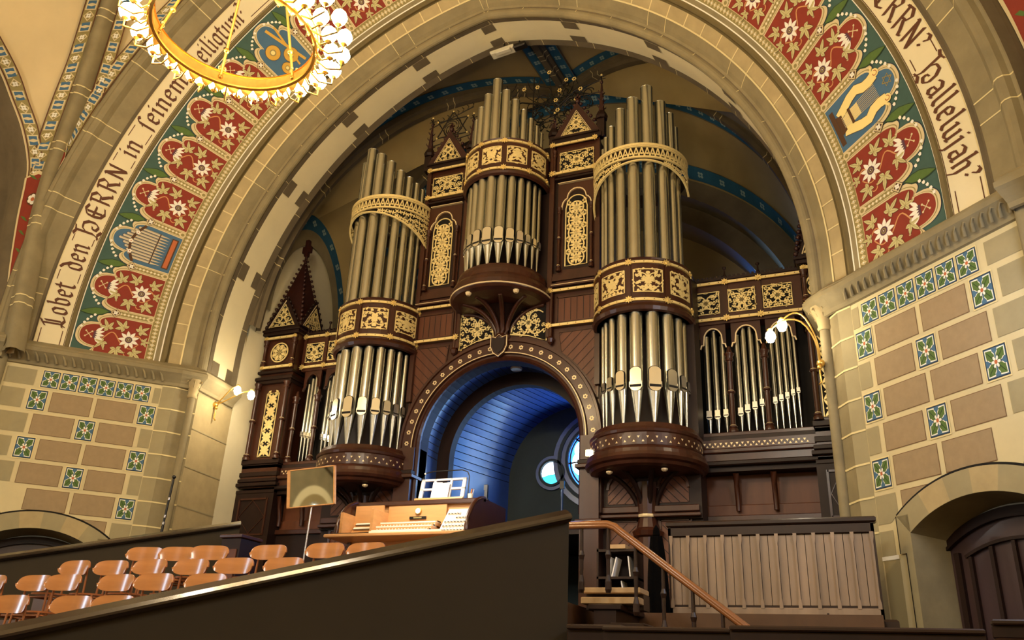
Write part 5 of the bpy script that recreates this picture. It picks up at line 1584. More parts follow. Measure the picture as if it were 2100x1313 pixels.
# ------------------------------------------------------------------ organ console
CO = empty('organ_console', (-.235, 9.3, .75)); tag(CO, 'open roll-top organ console of light oak in a dark curved case', 'organ console')
def build_console():
    m = MB()
    prof = [(0, .97), (.0, 1.03), (.03, 1.12), (.08, 1.21), (.15, 1.30), (.24, 1.37), (.36, 1.42), (.48, 1.44), (1.10, 1.44), (1.10, .0), (.32, 0), (.32, .93), (0, .93)]
    for s in (-1, 1):
        x0, x1 = s*.90, s*.95
        for x in (x0, x1): m.face([(x, y, z) for y, z in prof], 'console_case')
        m.grid([[(x0, y, z) for y, z in prof + prof[:1]], [(x1, y, z) for y, z in prof + prof[:1]]], 'console_case', False)
        m.tube([(s*.925, y-.008, z+.008) for y, z in prof[:8]], .028, 'console_case', 8)
    m.box(-.92, .92, .42, 1.12, 1.42, 1.455, 'console_case', bev=.008)
    m.box(-.95, .95, .40, .46, 1.39, 1.45, 'console_case', bev=.01)
    m.box(-.90, .90, 1.06, 1.10, 0, 1.42, 'console_case')
    m.build('case', CO)
    o = MB()
    o.box(-.90, .90, .34, .40, 0, .93, 'console_oak'); o.box(-.90, .90, .46, .50, .95, 1.42, 'console_oak')
    o.box(-.90, -.86, .02, .46, .97, 1.25, 'console_oak')
    o.box(-1.04, .97, -.10, .5, .915, .955, 'console_oak', bev=.008)
    o.box(-.86, -.44, .30, .33, .97, 1.38, 'console_oak'); 
    o.box(-.47, -.43, .06, .46, .97, 1.30, 'console_oak', bev=.01)
    o.box(-.43, .42, .42, .45, 1.16, 1.40, 'console_oak')
    o.box(-.44, .42, .38, .44, 1.13, 1.17, 'console_oak', bev=.005)
    o.build('oak_interior', CO)
    k = MB()
    for i, (y, z) in enumerate(((.0, 1.00), (.10, 1.065), (.20, 1.13))):
        k = MB()
        k.box(-.43, .40, y+.02, y+.24, z-.05, z-.01, 'console_oak'); k.box(-.43, .40, y+.0, y+.02, z-.055, z-.015, 'console_oak')
        for j in range(36):
            x = -.41 + .0222*j
            k.box(x, x+.0205, y+.01, y+.15, z-.01, z+.008, 'ivory')
            if j % 7 not in (2, 6): k.box(x+.015, x+.027, y+.06, y+.15, z+.008, z+.02, 'ebony')
        for j in range(18): k.ball((-.38 + .045*j, y-.004, z-.035), .008, 'ivory', 6, 4)
        k.build('manual', CO)
    t = MB()   # stop jambs
    M = Matrix.Translation((.66, .20, .98)) @ Matrix.Rotation(radians(-38), 4, 'X') 
    t.box(-.22, .22, -.01, .02, -.02, .44, 'desk_white', M)
    for r in range(5):
        for j in range(9):
            x = -.19 + .045*j
            if r == 3 and j not in (3, 4, 5): continue
            if r == 4 and j > 3: continue
            t.box(x, x+.034, -.03, -.01, .02 + .075*r, .055 + .075*r, 'ivory', M); t.box(x+.006, x+.028, -.034, -.03, .018+.075*r, .028 + .075*r, 'ebony', M)
    t.build('stop_panel', CO)
    t = MB()
    M = Matrix.Translation((-.65, .20, .98)) @ Matrix.Rotation(radians(-38), 4, 'X')
    t.box(-.2, .2, -.01, .02, -.02, .40, 'console_oak', M)
    for z in (.09, .17, .25): t.box(-.18, .19, -.03, -.01, z, z+.035, 'ivory', M); t.box(-.18, .19, -.032, -.03, z-.012, z, 'ebony', M)
    t.box(.14, .16, -.03, -.01, .02, .05, 'ebony', M)
    t.build('stop_panel', CO)
    c = MB(); Mc = Matrix.Translation((.02, .415, 1.31)) @ Matrix.Rotation(pi/2, 4, 'X')
    c.lathe([(0, .045), (.02, .045), (.022, .038)], 'brass', Mc, 20, smooth=False); c.lathe([(.018, .038), (.024, .037)], 'ivory', Mc, 20)
    c.box(-.10, .14, .40, .415, 1.205, 1.24, 'ebony'); c.box(-.04, .08, .396, .4, 1.215, 1.23, 'paint_khaki_dark')
    c.build('clock', CO)
    # white-keyed long strip on the ledge
    l = MB(); l.box(-.40, .62, -.06, .0, .955, .985, 'ivory', bev=.005); l.box(-.92, -.42, -.04, .05, .955, .975, 'ebony'); l.build('keyslip', CO)
    # music desk
    d = MB(); Md = Matrix.Translation((.27, .52, 1.47)) @ Matrix.Rotation(radians(-14), 4, 'X')
    W = .33; Hh = .30
    for (x0, x1, z0, z1) in ((-W, W, 0, .03), (-W, W, Hh-.03, Hh), (-W, -W+.05, 0, Hh), (W-.05, W, 0, Hh), (-W, W, .135, .165), (-.14, -.11, 0, Hh), (.10, .13, 0, Hh)):
        d.box(x0, x1, -.012, .012, z0, z1, 'desk_white', Md, bev=.003)
    d.box(-W-.02, W+.02, -.07, .03, -.03, 0, 'console_oak', Md, bev=.004)
    d.build('music_desk', CO)
    # lamp hoop over the desk
    h = MB(); h.tube([(-.06, .6, 1.47), (-.06, .6, 1.78), (-.02, .6, 1.85), (.1, .6, 1.87), (.52, .6, 1.87), (.60, .6, 1.84), (.63, .6, 1.78), (.62, .6, 1.47)], .008, 'black_plastic', 6); h.ball((-.02, .58, 1.84), .014, 'ivory')
    h.build('desk_lamp_hoop', CO)
build_console()
def console_things():
    def W(x, y, z): return (-.235 + x, 9.3 + y, .75 + z)
    s = MB(); Md = Matrix.Rotation(radians(-14), 4, 'X')
    s.box(-.13, .0, -.004, .0, 0, .23, 'paper', Md @ Matrix.Rotation(radians(4), 4, 'Z')); s.box(.0, .12, -.004, .0, .005, .22, 'paper', Md @ Matrix.Rotation(radians(-5), 4, 'Z'))
    for r in range(5):
        for x0 in (-.115, .015): s.box(x0, x0+.09, -.0075, -.006, .03 + .04*r, .033 + .04*r, 'paint_silver', Md)
    o = s.build('sheet_music', loc=W(.27, .487, 1.478)); tag(o, 'open white sheet music standing on the console music desk', 'sheet music')
    s = MB(); s.box(-.1, .1, -.06, .06, 0, .006, 'paper', Matrix.Rotation(.3, 4, 'Z')); s.box(-.1, .1, -.06, .06, .006, .011, 'paper')
    o = s.build('paper_stack', loc=W(-.30, .62, 1.456)); tag(o, 'few white papers lying on the console top left of the music desk', 'papers')
    c = MB(); c.lathe([(0, .03), (.09, .036), (.09, .032), (.01, .028)], 'ivory', n=14)
    o = c.build('pencil_cup', loc=W(.66, .6, 1.456)); tag(o, 'small cream cup with pencils on top of the console', 'cup')
    rnd = random.Random(2)
    for i, nm in enumerate(('yellow', 'orange', 'pale')):
        p = MB(); a = rnd.uniform(0, tau); p.tube([(0, 0, .012), (.03*cos(a), .03*sin(a), .15)], .005, ('paint_gold', 'paint_orange', 'paper')[i], 6); p.tube([(.03*cos(a), .03*sin(a), .15), (.032*cos(a), .032*sin(a), .165)], .005, 'ebony', 6, taper=.2)
        o = p.build('pencil', loc=W(.66 + .012*(i-1), .6, 1.456)); tag(o, nm + ' pencil standing in the cream cup on the console', 'pencil', 'pencils in the cup')
    h = MB(); h.box(-.02, .02, -.02, .02, 0, .13, 'black_plastic', bev=.006); h.box(-.03, .02, -.02, .02, .12, .2, 'black_plastic', bev=.006); h.box(-.035, .035, -.03, .03, 0, .01, 'black_plastic')
    o = h.build('telephone_handset', loc=W(.985-.1, .6, 1.456)); tag(o, 'upright black handset on the right end of the console top', 'handset')
    b = MB(); b.box(-.10, .10, -.05, .05, 0, .025, 'vault_blue', bev=.004); b.box(-.095, .095, -.045, .05, .004, .02, 'paper')
    o = b.build('blue_book', loc=W(.78-.02, .68, 1.456)); tag(o, 'blue book lying behind the pencil cup on the console', 'book')
console_things()

def mirror_stand():
    root = empty('mirror_stand', (-1.09, 8.6, .75)); tag(root, 'tilted square mirror with pale wood edge on a thin white stand', 'mirror')
    M = Matrix.Translation((0.0, 0, 1.18)) @ Matrix.Rotation(radians(8), 4, 'X') @ Matrix.Rotation(radians(-2.5), 4, 'Y')
    f = MB()
    for (x0, x1, z0, z1) in ((-.35, -.31, 0, .47), (.33, .35, 0, .47), (-.35, .35, 0, .015), (-.35, .35, .455, .47)): f.box(x0, x1, -.012, .02, z0, z1, 'console_oak', M, bev=.003)
    f.box(-.33, .34, .008, .018, .01, .46, 'black_plastic', M); f.build('frame', root)
    g = MB(); g.box(-.31, .33, -.004, .006, .015, .455, 'mirror_glass', M); g.build('mirror_glass', root)
    p = MB(); p.tube([(.0, .02, 1.2), (.0, .0, .45)], .011, 'steel', 8); p.tube([(0, 0, .5), (0, 0, .45)], .016, 'black_plastic', 8); p.tube([(0, 0, .45), (0, 0, .05)], .015, 'steel', 8)
    for q in range(3): b = q*tau/3 + .4; p.tube([(0, 0, .25), (.28*cos(b), .28*sin(b), .01)], .009, 'black_plastic', 6)
    p.build('stand', root)
mirror_stand()

def misc_left():
    m = MB()   # staff leaning in the corner of the left wall
    m.tube([(0, 0, 0), (.02, .0, 1.0)], .020, 'black_plastic', 8); m.tube([(.02, 0, 1.0), (.045, 0, 1.7)], .016, 'black_plastic', 8)
    for z in (1.02, 1.12, 1.38): m.tube([(.02 + (z-1)*.035, 0, z), (.02 + (z-1)*.035+.003, 0, z+.04)], .021, 'steel', 8)
    m.ball((.046, 0, 1.73), .03, 'black_plastic'); m.lathe([(0, .12), (.02, .12), (.03, .02)], 'black_plastic', n=14)
    o = m.build('standing_staff', loc=(-4.53, 9.72, .99)); tag(o, 'slender black staff with silver rings standing in the corner by the left wall', 'staff')
    m = MB(); m.lathe([(0, .05), (.05, .06), (.07, .03)], 'black_plastic', n=12)
    m.box(-.3, .1, -.15, .15, -.9, 0, 'floor_wood')
    o = m.build('corner_step', loc=(-4.48, 9.70, .99-.09)); tag(o, 'small dark ledge carrying the staff in the left corner', 'ledge')
    m = MB(); m.box(-.22, .1, -.2, .2, 0, .95, 'case_mahogany_dark', bev=.01); m.box(-.25, .12, -.22, .22, .95, 1.0, 'case_mahogany', bev=.01); m.box(-.18, .06, -.215, -.2, .2, .8, 'case_panel')
    o = m.build('cabinet', loc=(-2.72, 9.45, .75)); tag(o, 'small dark wooden cabinet at the upper end of the far parapet', 'cabinet')
misc_left()

# ------------------------------------------------------------------ stair rail, boarded stair parapet, pew backs
def right_side():
    root = empty('stair_railing', (3.2, 7.8, -.1)); tag(root, 'oak handrail on slim balusters sloping down to the right', 'handrail')
    def L(x, y, z): return (x-3.2, y-7.8, z+.1)
    h = MB(); path = [(2.50, 7.8, 1.485), (2.90, 7.8, 1.485), (2.97, 7.8, 1.46), (3.03, 7.8, 1.41), (4.14, 7.8, .57), (4.7, 7.8, .14)]
    for dy, dz, r in ((0, 0, .034), (-.012, -.022, .022), (.012, -.022, .022)): h.tube([L(x, y+dy, z+dz-.02) for x, y, z in path], r, 'handrail_oak', 8)
    h.build('handrail', root)
    for x in (2.65, 2.91, 3.17, 3.42, 3.68, 3.93):
        zt = 1.46 if x < 2.95 else 1.41 - (x-3.03)*.757; zb = .74 if x < 3 else max(-.3, .60 - (x-3.1)*.78)
        zt += .1; zb += .1
        b = MB()
        b.lathe([(zb+.1, .022), (zb+.13, .032), (zb+.2, .03), (zb+.26, .017), (zt-.32, .02), (zt-.28, .030), (zt-.24, .018), (zt-.02, .016)], 'stall_frame', n=10, center=(x-3.2, 0))
        o = b.build('baluster', root)
    # stair parapet of boards and waisted battens
    root = empty('boarded_stair_parapet', (4.18, 9.3, .75)); tag(root, 'long low wooden screen of pale boards with dark waisted battens', 'wooden screen')
    x0, x1 = -1.04, 1.03
    f = MB(); f.box(x0-.02, x1+.03, -.05, .08, .93, .99, 'stall_frame', bev=.015); f.box(x0, x1, -.03, .06, .83, .93, 'stall_frame', bev=.008); f.box(x0, x1, -.02, .05, 0, .13, 'stall_frame')
    f.box(x1-.03, x1+.0, -.03, .06, 0, .93, 'stall_frame'); f.box(x0, x0+.03, -.03, .06, 0, .93, 'stall_frame'); f.box(x0, x1, .03, .05, .1, .85, 'groove')
    f.box(x0-.05, x1+.12, -.16, .1, -.10, .0, 'stall_frame', bev=.02); f.box(x0-.05, x1+.2, -.3, .1, -.7, -.10, 'stall_frame')
    f.build('frame', root)
    n = 11; dx = (x1-x0-.06)/n
    for i in range(n):
        b = MB(); xa = x0+.03 + dx*i
        for j in range(2): b.box(xa + .012 + (dx-.012)/2*j, xa + .012 + (dx-.012)/2*(j+1) - .006, -.006, .03, .13, .83, 'stall_board', bev=.005)
        b.build('board_pair', root)
    for i in range(n+1):
        x = x0+.03 + dx*i; b = MB()
        pts = [(-.018, .10), (.018, .10), (.018, .15), (.009, .20), (.009, .74), (.018, .79), (.018, .84), (-.018, .84), (-.018, .79), (-.009, .74), (-.009, .20), (-.018, .15)]
        b.shape([(x+px, pz) for px, pz in pts], lambda a, z, h: (a, -h, z), .035, 'stall_board', 0); b.build('batten', root)
    r = MB(); r.box(x0, x1, -.03, .03, .0, .11, 'stall_board', bev=.008); r.box(x1-.52, x1-.5, -.034, -.03, .04, .06, 'groove'); r.build('bottom_rail', root)
    # pew backs along the bottom edge
    for (xa, xb, y, z, lab) in ((3.27, 4.20, 6.5, .46, 'dark pew back at the bottom edge, left one under the handrail foot'), (4.21, 5.80, 6.45, .475, 'long dark pew back at the bottom edge with a glossy blue sheen'), (5.84, 7.2, 6.4, .53, 'dark pew end at the bottom right corner')):
        m = MB(); m.box(xa, xb, y-.06, y+.06, z-.035, z, 'stall_frame', bev=.01); m.box(xa, xb, y-.03, y+.03, z-.11, z-.035, 'case_mahogany_dark', bev=.005); m.box(xa, xb, y-.045, y+.04, z-.15, z-.11, 'stall_frame', bev=.01); m.box(xa, xb, y-.02, y+.02, ZF, z-.15, 'case_mahogany_dark')
        o = m.build('pew_back'); tag(o, lab, 'pew', 'pew backs along the bottom')
    m = MB(); m.box(2.84, 3.3, 6.9, 6.96, ZF, .46, 'case_mahogany_dark'); m.box(2.84, 3.3, 6.86, 7.0, .46, .50, 'stall_frame', bev=.01)
    o = m.build('low_barrier'); tag(o, 'dark low wooden barrier between the near parapet and the pews', 'barrier')
    # dark cloak hanging on a stand
    m = MB(); rows = []
    for k in range(12):
        z = .74 + .78*k/11; r = .125 - .06*(k/11)**2 
        rows.append([(3.11 + r*(1 + .16*sin(5*t + k*.2))*cos(t)*.85 + .0*k/11, 8.86 + r*(1 + .16*sin(5*t))*sin(t)*.8, z) for t in [tau*i/32 for i in range(32)]])
    m.grid(rows, 'black_cloth', True, True); m.face(rows[-1], 'black_cloth'); m.lathe([(1.53, .04), (1.60, .03), (1.64, .0)], 'black_cloth', n=10, center=(3.11, 8.86)); m.face(rows[0], 'black_cloth')
    o = m.build('draped_stand'); tag(o, 'tall black draped cloth behind the oak handrail', 'cloth')
    s = MB()   # shelf of music behind the railing
    for z in (1.38, 1.1, .95): s.box(2.45, 2.88, 8.9, 9.2, z, z+.025, 'stall_frame')
    s.box(2.45, 2.47, 8.9, 9.2, .75, 1.42, 'stall_frame'); s.box(2.86, 2.88, 8.9, 9.2, .75, 1.42, 'stall_frame'); s.box(2.47, 2.86, 9.18, 9.2, .75, 1.42, 'groove')
    o = s.build('music_shelf'); tag(o, 'dark open shelf behind the top of the stair rail', 'shelf')
    rnd = random.Random(8)
    for i, (x, z, lean) in enumerate(((2.56, 1.125, .1), (2.60, 1.125, .25), (2.72, .975, -.15), (2.80, 1.125, -.1))):
        b = MB(); b.box(0, .012, 0, .2, 0, .21 if z > 1 else .11, 'paper', Matrix.Rotation(lean, 4, 'Y'))
        o = b.build('music_folder', loc=(x, 8.93, z)); tag(o, 'thin pale music folder leaning in the shelf, %s' % ('leftmost', 'second from left', 'on the lower board', 'rightmost')[i], 'folder', 'music folders in the shelf')
    b = MB(); b.box(-.09, .09, -.1, .1, 0, .045, 'step_wood', bev=.004); b.box(-.088, .088, -.098, .1, .006, .04, 'paper')
    o = b.build('book_stack', loc=(2.68, 8.98, 1.405)); tag(o, 'pale thick book lying on top of the shelf behind the stair rail', 'book')
right_side()

# ------------------------------------------------------------------ lamps
def wall_lamp(name, base, nrm, knees, globes, lab):
    root = empty(name, base); tag(root, lab, 'wall lamp')
    B = Vector(base)
    m = MB(); n = Vector(nrm).normalized()
    m.ball(n*.02, .05, 'brass', 10, 6); m.ball(n*.05 + Vector((0, 0, -.06)), .03, 'brass', 8, 5)
    m.tube([n*.03, n*.05 + Vector((0, 0, -.12)), n*.04 + Vector((0, 0, -.24)), n*.08 + Vector((0, 0, -.28))], .012, 'brass', 6)
    m.build('back_plate', root)
    for k, g in zip(knees, globes):
        a = MB(); pts = [Vector((0, 0, 0)) + n*.03] + [Vector(q) - B for q in k] + [Vector(g) - B + Vector((0, 0, .06))]
        # smooth the arm
        P = [pts[0]]
        for i in range(len(pts)-1):
            for t in (.33, .66, 1): P.append(pts[i].lerp(pts[i+1], t))
        for _ in range(3): P = [P[0]] + [(P[i-1]+P[i]*2+P[i+1])/4 for i in range(1, len(P)-1)] + [P[-1]]
        a.tube(P, .011, 'brass', 7)
        gp = Vector(g) - B
        a.lathe([(gp.z+.05, .03), (gp.z+.08, .035), (gp.z+.10, .012)], 'brass', n=12, center=(gp.x, gp.y)); a.build('arm', root)
        b = MB(); b.lathe([(gp.z-.09, .01), (gp.z-.075, .04), (gp.z-.02, .062), (gp.z+.03, .052), (gp.z+.06, .03)], 'lamp_glow', n=16, smooth=True, center=(gp.x, gp.y)); b.build('lamp_shade', root)
wall_lamp('wall_lamp', (-4.93, 10.74, 4.22), (1, -.1, 0), [[(-4.7, 10.74-.05, 4.22+.12), (-4.55, 10.74-.05, 4.22+.28)], [(-4.75, 10.74+.02, 4.22+.05), (-4.35, 10.74+.02, 4.22+.2)]], [(-4.50, 10.75, 4.45), (-4.19, 10.75, 4.34)], 'brass wall lamp with two glowing globes on the left pier')
wall_lamp('wall_lamp', (4.86, 10.14, 3.72), (-.6, -.8, 0), [[(4.84, 10.0, 3.95), (4.7, 9.92, 4.25), (4.45, 9.9, 4.25)], [(4.86, 10.0, 3.92), (4.74, 9.95, 4.3), (4.6, 9.95, 4.36)]], [(4.32, 9.9, 4.05), (4.46, 9.95, 4.20)], 'brass wall lamp with two glowing globes on curved arms at the right pier')

CHC = Vector((.10, 4.78, 5.69))
def chandelier():
    root = empty('chandelier', tuple(CHC)); tag(root, 'round brass chandelier blazing with light at the upper left', 'chandelier')
    m = MB(); R = .76
    m.lathe([(-.06, R), (-.065, R+.012), (.065, R+.012), (.06, R)], 'brass_band', n=72, cap=False)
    m.lathe([(-.06, R-.004), (.06, R-.004)], 'brass_band', n=72, cap=False)
    m.lathe([(.06, R-.02), (.075, R-.015), (.085, R+.01), (.075, R+.03), (.06, R+.02)], 'brass', n=72, cap=False); m.lathe([(-.06, R+.02), (-.075, R+.03), (-.085, R+.01), (-.075, R-.015), (-.06, R-.02)], 'brass', n=72, cap=False)
    for i in range(36):    # scalloped lower fringe
        b = tau*i/36; db = tau/72
        m.face([((R+.01)*cos(b-db), (R+.01)*sin(b-db), -.08), ((R+.01)*cos(b+db), (R+.01)*sin(b+db), -.08), ((R+.02)*cos(b+db*.5), (R+.02)*sin(b+db*.5), -.13), ((R+.02)*cos(b), (R+.02)*sin(b), -.15), ((R+.02)*cos(b-db*.5), (R+.02)*sin(b-db*.5), -.13)], 'brass')
        m.ball(((R+.02)*cos(b), (R+.02)*sin(b), -.155), .012, 'brass', 6, 4)
    m.build('ring_band', root)
    for i in range(6):
        b = tau*(i+.35)/6; r = MB()
        r.tube([(R*cos(b), R*sin(b), .0), (.06*cos(b), .06*sin(b), 2.25)], .014, 'brass', 8)
        for t in (.0, .12): r.ball((R*(1-t)*cos(b), R*(1-t)*sin(b), 2.25*t*1.02), .03, 'brass', 8, 5)
        for q in range(4): r.ball((R*cos(b) + .035*cos(q*pi/2), R*sin(b) + .035*sin(q*pi/2), .1), .018, 'gold_bright', 6, 4)
        r.build('suspension_rod', root)
    h = MB(); h.lathe([(2.15, .02), (2.2, .09), (2.3, .09), (2.36, .02), (6.0, .02)], 'brass', n=14); h.build('hub', root)
    for i in range(48):
        b = tau*i/48; out = .15 if i % 2 else .27; zz = -.05 if i % 2 else .04
        a = MB(); c_, s_ = cos(b), sin(b); Rr = R+out
        a.tube([((R+.01)*c_, (R+.01)*s_, -.04), ((R+out*.5)*c_, (R+out*.5)*s_, -.12), (Rr*c_, Rr*s_, -.08), (Rr*c_, Rr*s_, zz-.03)], .010, 'brass', 6)
        a.lathe([(zz-.05, .012), (zz-.03, .035), (zz-.02, .03)], 'brass', n=10, center=(Rr*c_, Rr*s_))
        am = a.build('arm', root)
        g = MB(); g.lathe([(zz-.02, .02), (zz+.0, .055), (zz+.055, .078), (zz+.11, .06), (zz+.15, .02), (zz+.17, .0)], 'bulb_glow', n=12, smooth=True, center=(Rr*c_, Rr*s_)); g.build('bulb', am)
chandelier()

def floodlight():
    root = empty('floodlight', (.08, 11.05, 10.62)); tag(root, 'cream box floodlight fixed at the crown of the arch', 'light')
    m = MB(); M = Matrix.Rotation(radians(-6), 4, 'Y')
    m.box(-.34, .12, -.09, .09, -.01, .07, 'white_plastic', M, bev=.02); m.box(-.24, .06, -.11, -.02, -.05, .0, 'white_plastic', M, bev=.012); m.box(.10, .34, -.07, .07, -.02, .07, 'iron', M, bev=.02); m.build('housing', root)
    b = MB(); b.tube([(-.1, 0, .06), (-.1, 0, .2)], .012, 'iron', 6); b.tube([(.2, 0, .06), (.2, 0, .2)], .012, 'iron', 6); b.build('bracket', root)
floodlight()
m_ = MB(); m_.box(-.05, .05, -.03, .03, 0, .11, 'white_plastic', bev=.01); m_.lathe([(.02, .03), (.09, .03)], 'lamp_glow', n=10, center=(0, -.03))
o_ = m_.build('pillar_light', loc=(1.60, 11.24, 3.05)); tag(o_, 'small bright white light on the capital right of the organ arch', 'light')

# ------------------------------------------------------------------ nave vault springing at both sides and the nave behind the camera
def nave_vault():
    A = [(6.81, 8.1, 4.38), (6.99, 8.1, 5.01), (7.22, 8.1, 5.82), (7.41, 8.08, 6.84), (7.45, 8.0, 7.77), (7.43, 7.7, 8.36), (7.47, 7.35, 8.83), (7.32, 6.9, 9.1), (7.0, 5.9, 9.5), (6.7, 4.5, 10.2)]
    B = [(6.62, 8.15, 4.38), (6.72, 8.15, 5.0), (6.82, 8.15, 5.78), (6.93, 8.15, 6.79), (6.96, 8.15, 7.75), (6.84, 8.1, 8.49), (6.64, 8.0, 9.09), (6.4, 7.85, 9.97), (6.09, 7.65, 10.8), (5.36, 7.2, 11.68)]
    Fm = [cone(1, a, 2.64, -.25) for a in (-5.0, 0, 5, 11, 17, 22, 28, 36, 46, 60)]
    def cr(P, n=5):     # smooth curve through the points
        out = []
        for i in range(len(P)-1):
            p0, p1, p2, p3 = (Vector(P[max(i-1, 0)]), Vector(P[i]), Vector(P[i+1]), Vector(P[min(i+2, len(P)-1)]))
            for k in range(n):
                t = k/n; out.append(.5*((2*p1) + (p2-p0)*t + (2*p0-5*p1+4*p2-p3)*t*t + (3*p1-p0-3*p2+p3)*t**3))
        out.append(Vector(P[-1])); return out
    for side, nm in ((-1, 'trim_7'), (1, 'trim_8')):
        mb = MB()
        ox = .55 if side == 1 else 0      # the right-hand shafts stand further out
        S = lambda v, o=0: Vector((side*(v[0]+o), v[1]-o*.4, v[2]))
        a, b, f = [S(v, ox) for v in cr(A)], [S(v, ox) for v in cr(B)], [S(v) for v in cr(Fm)]
        N = len(a)
        cam = Vector((0, 0, 3))
        def web(P, Q, nm_): 
            mid = [(p+q)/2 + ((p+q)/2 - cam).normalized()*.12*(p-q).length for p, q in zip(P, Q)]
            mb.grid([P, mid, Q], nm_, True)
            return mid
        m1 = web(a, b, 'vault_cream'); m2 = web(b, f, 'vault_cream')
        def toward(p, v, d, lift):
            e = v-p; L = e.length
            if L > 1e-6: p = p + e/L*min(d, L)
            return p + (cam - p).normalized()*lift
        def band(P, Q, g, w):
            # blue lozenge band with tan borders
            s0 = 17
            for (d0, d1, nm_, l) in ((g, g+.02, 'text_brown', .03), (g+.02, g+w-.02, 'paint_khaki_dark', .028), (g+w-.02, g+w, 'text_brown', .03)):
                mb.grid([[toward(P[i], Q[i], d0, l) for i in range(s0, N)], [toward(P[i], Q[i], d1, l) for i in range(s0, N)]], nm_, False)
            # cells by arc length
            dist = 0; nxt = .1; k = 0
            pts = P[s0:]; qs = Q[s0:]
            for i in range(len(pts)-1):
                seg = (pts[i+1]-pts[i]); L = seg.length
                while nxt < dist + L:
                    t = (nxt-dist)/L; p = pts[i].lerp(pts[i+1], t); q = qs[i].lerp(qs[i+1], t)
                    if (q-p).length > g+w:
                        u = seg.normalized(); v = (q-p).normalized(); c = toward(p, q, g+w/2, .034)
                        lf = (cam-c).normalized()
                        def quad(hu, hv, nm_, l, off=0): mb.face([c + u*(off-hu) - v*hv + lf*l, c + u*(off+hu) - v*hv + lf*l, c + u*(off+hu) + v*hv + lf*l, c + u*(off-hu) + v*hv + lf*l], nm_)
                        hw = w*.36
                        if k % 2 == 0:
                            mb.face([c - u*.10 + lf*0, c - v*hw, c + u*.10, c + v*hw], 'paint_tan'); mb.face([c - u*.075 + lf*.004, c - v*hw*.75 + lf*.004, c + u*.075 + lf*.004, c + v*hw*.75 + lf*.004], 'paint_khaki_dark')
                            for z in range(4):
                                b_ = pi/4 + z*pi/2; cc = c + u*.028*cos(b_) + v*.028*sin(b_) + lf*.008
                                mb.face([cc + u*.022*cos(j*tau/6) + v*.022*sin(j*tau/6) for j in range(6)], 'paint_white')
                        else:
                            quad(.095, hw, 'paint_tan', 0); 
                            for o_s in (-1, 1):
                                c2 = c + lf*.004
                                mb.face([c2 + u*o_s*.075 - v*hw*.75, c2 + u*o_s*.075 + v*hw*.75, c2 + u*o_s*.012 + v*hw*.75, c2 + u*o_s*.03, c2 + u*o_s*.012 - v*hw*.75], 'paint_blue')
                    nxt += .19; k += 1
                dist += L
        band(a, b, .04, .24); band(b, a, .17, .26); band(b, f, .17, .24); band(f, b, .03, .26)
        # stone rib
        rows = []
        for i, p in enumerate(b):
            t = (b[min(i+1, N-1)]-b[max(i-1, 0)]).normalized(); out = (cam-p); out = (out - t*out.dot(t)).normalized(); sv = t.cross(out)
            rows.append([p + sv*x + out*y for x, y in ((-.15, 0), (-.15, .08), (-.10, .12), (-.07, .19), (0, .22), (.07, .19), (.10, .12), (.15, .08), (.15, 0))])
        mb.grid(rows, 'sandstone', True)
        for i in range(6, N-1, 8):
            for d in (0, .14):
                t = (b[i+1]-b[i]).normalized(); r = [v + (v-b[i]).normalized()*.006 + t*d for v in rows[i]]
                mb.grid([r, [v + t*.02 for v in r]], 'mortar', False)
        mb.grid([a, [Vector((p.x*1.03, p.y-.05, p.z)) for p in a], [Vector((p.x*1.06 + side*.3, p.y+.25, p.z-.1)) for p in a], [Vector((side*9.3, p.y-.6, p.z)) for p in a]], 'sandstone_dark', True)
        # painted rosette pockets where the ribs part
        for (P, Q, i0, i1) in ((a, b, 9, 20), (b, f, 10, 25)):
            def W(x, y, l):   # x -1..1 across, y 0..1 up
                q = i0 + (i1-i0)*max(0, min(1, y)); i = int(q); t = q-i; i = min(i, N-2)
                p = P[i].lerp(P[i+1], t); r = Q[i].lerp(Q[i+1], t); c = p.lerp(r, .5 + .5*x); return c + (cam-c).normalized()*(.075 + l)
            mb.grid([[W(-1, y/12*1.0, 0) for y in range(12)] + [W(-1, .92, 0)], [W(0, y/12, 0) for y in range(12)] + [W(0, 1, 0)], [W(1, y/12, 0) for y in range(12)] + [W(1, .92, 0)]], 'paint_red', False)
            for sgn in (-1, 1): mb.grid([[W(sgn, y/12, .004) for y in range(12)] + [W(0, 1, .004)], [W(sgn*.84, y/12, .004) for y in range(12)] + [W(0, .96, .004)]], 'paint_tan', False)
            c = W(0, .72, .01); w = (W(1, .72, 0)-W(-1, .72, 0)); sc = w.length*.20; v = w.normalized(); u = (W(0, .8, 0)-W(0, .6, 0)).normalized(); lf = (cam-c).normalized()
            mb.face([c + (u*cos(j*tau/12) + v*sin(j*tau/12))*sc*1.25 for j in range(12)], 'paint_umber')
            for z in range(6):
                cc = c + lf*.004 + (u*cos(z*tau/6) + v*sin(z*tau/6))*sc*.65; mb.face([cc + (u*cos(j*tau/8) + v*sin(j*tau/8))*sc*.42 for j in range(8)], 'paint_white')
            mb.face([c + lf*.008 + (u*cos(j*tau/8) + v*sin(j*tau/8))*sc*.4 for j in range(8)], 'paint_orange')
            for yy in (.25, .40, .52, .9):
                for sg in (-1, 1):
                    c0 = W(0, yy, .006); e = W(sg*.7, yy+.05, .006); d_ = (e-c0)
                    mb.face([c0, c0 + d_*.5 + u*sc*.4, e, c0 + d_*.5 - u*sc*.2], 'paint_green')
        o = mb.build(nm); tag(o, 'nave vault corner with painted blue bands and rosette pocket, %s side' % ('left' if side < 0 else 'right'), 'vault', kind='structure')
nave_vault()

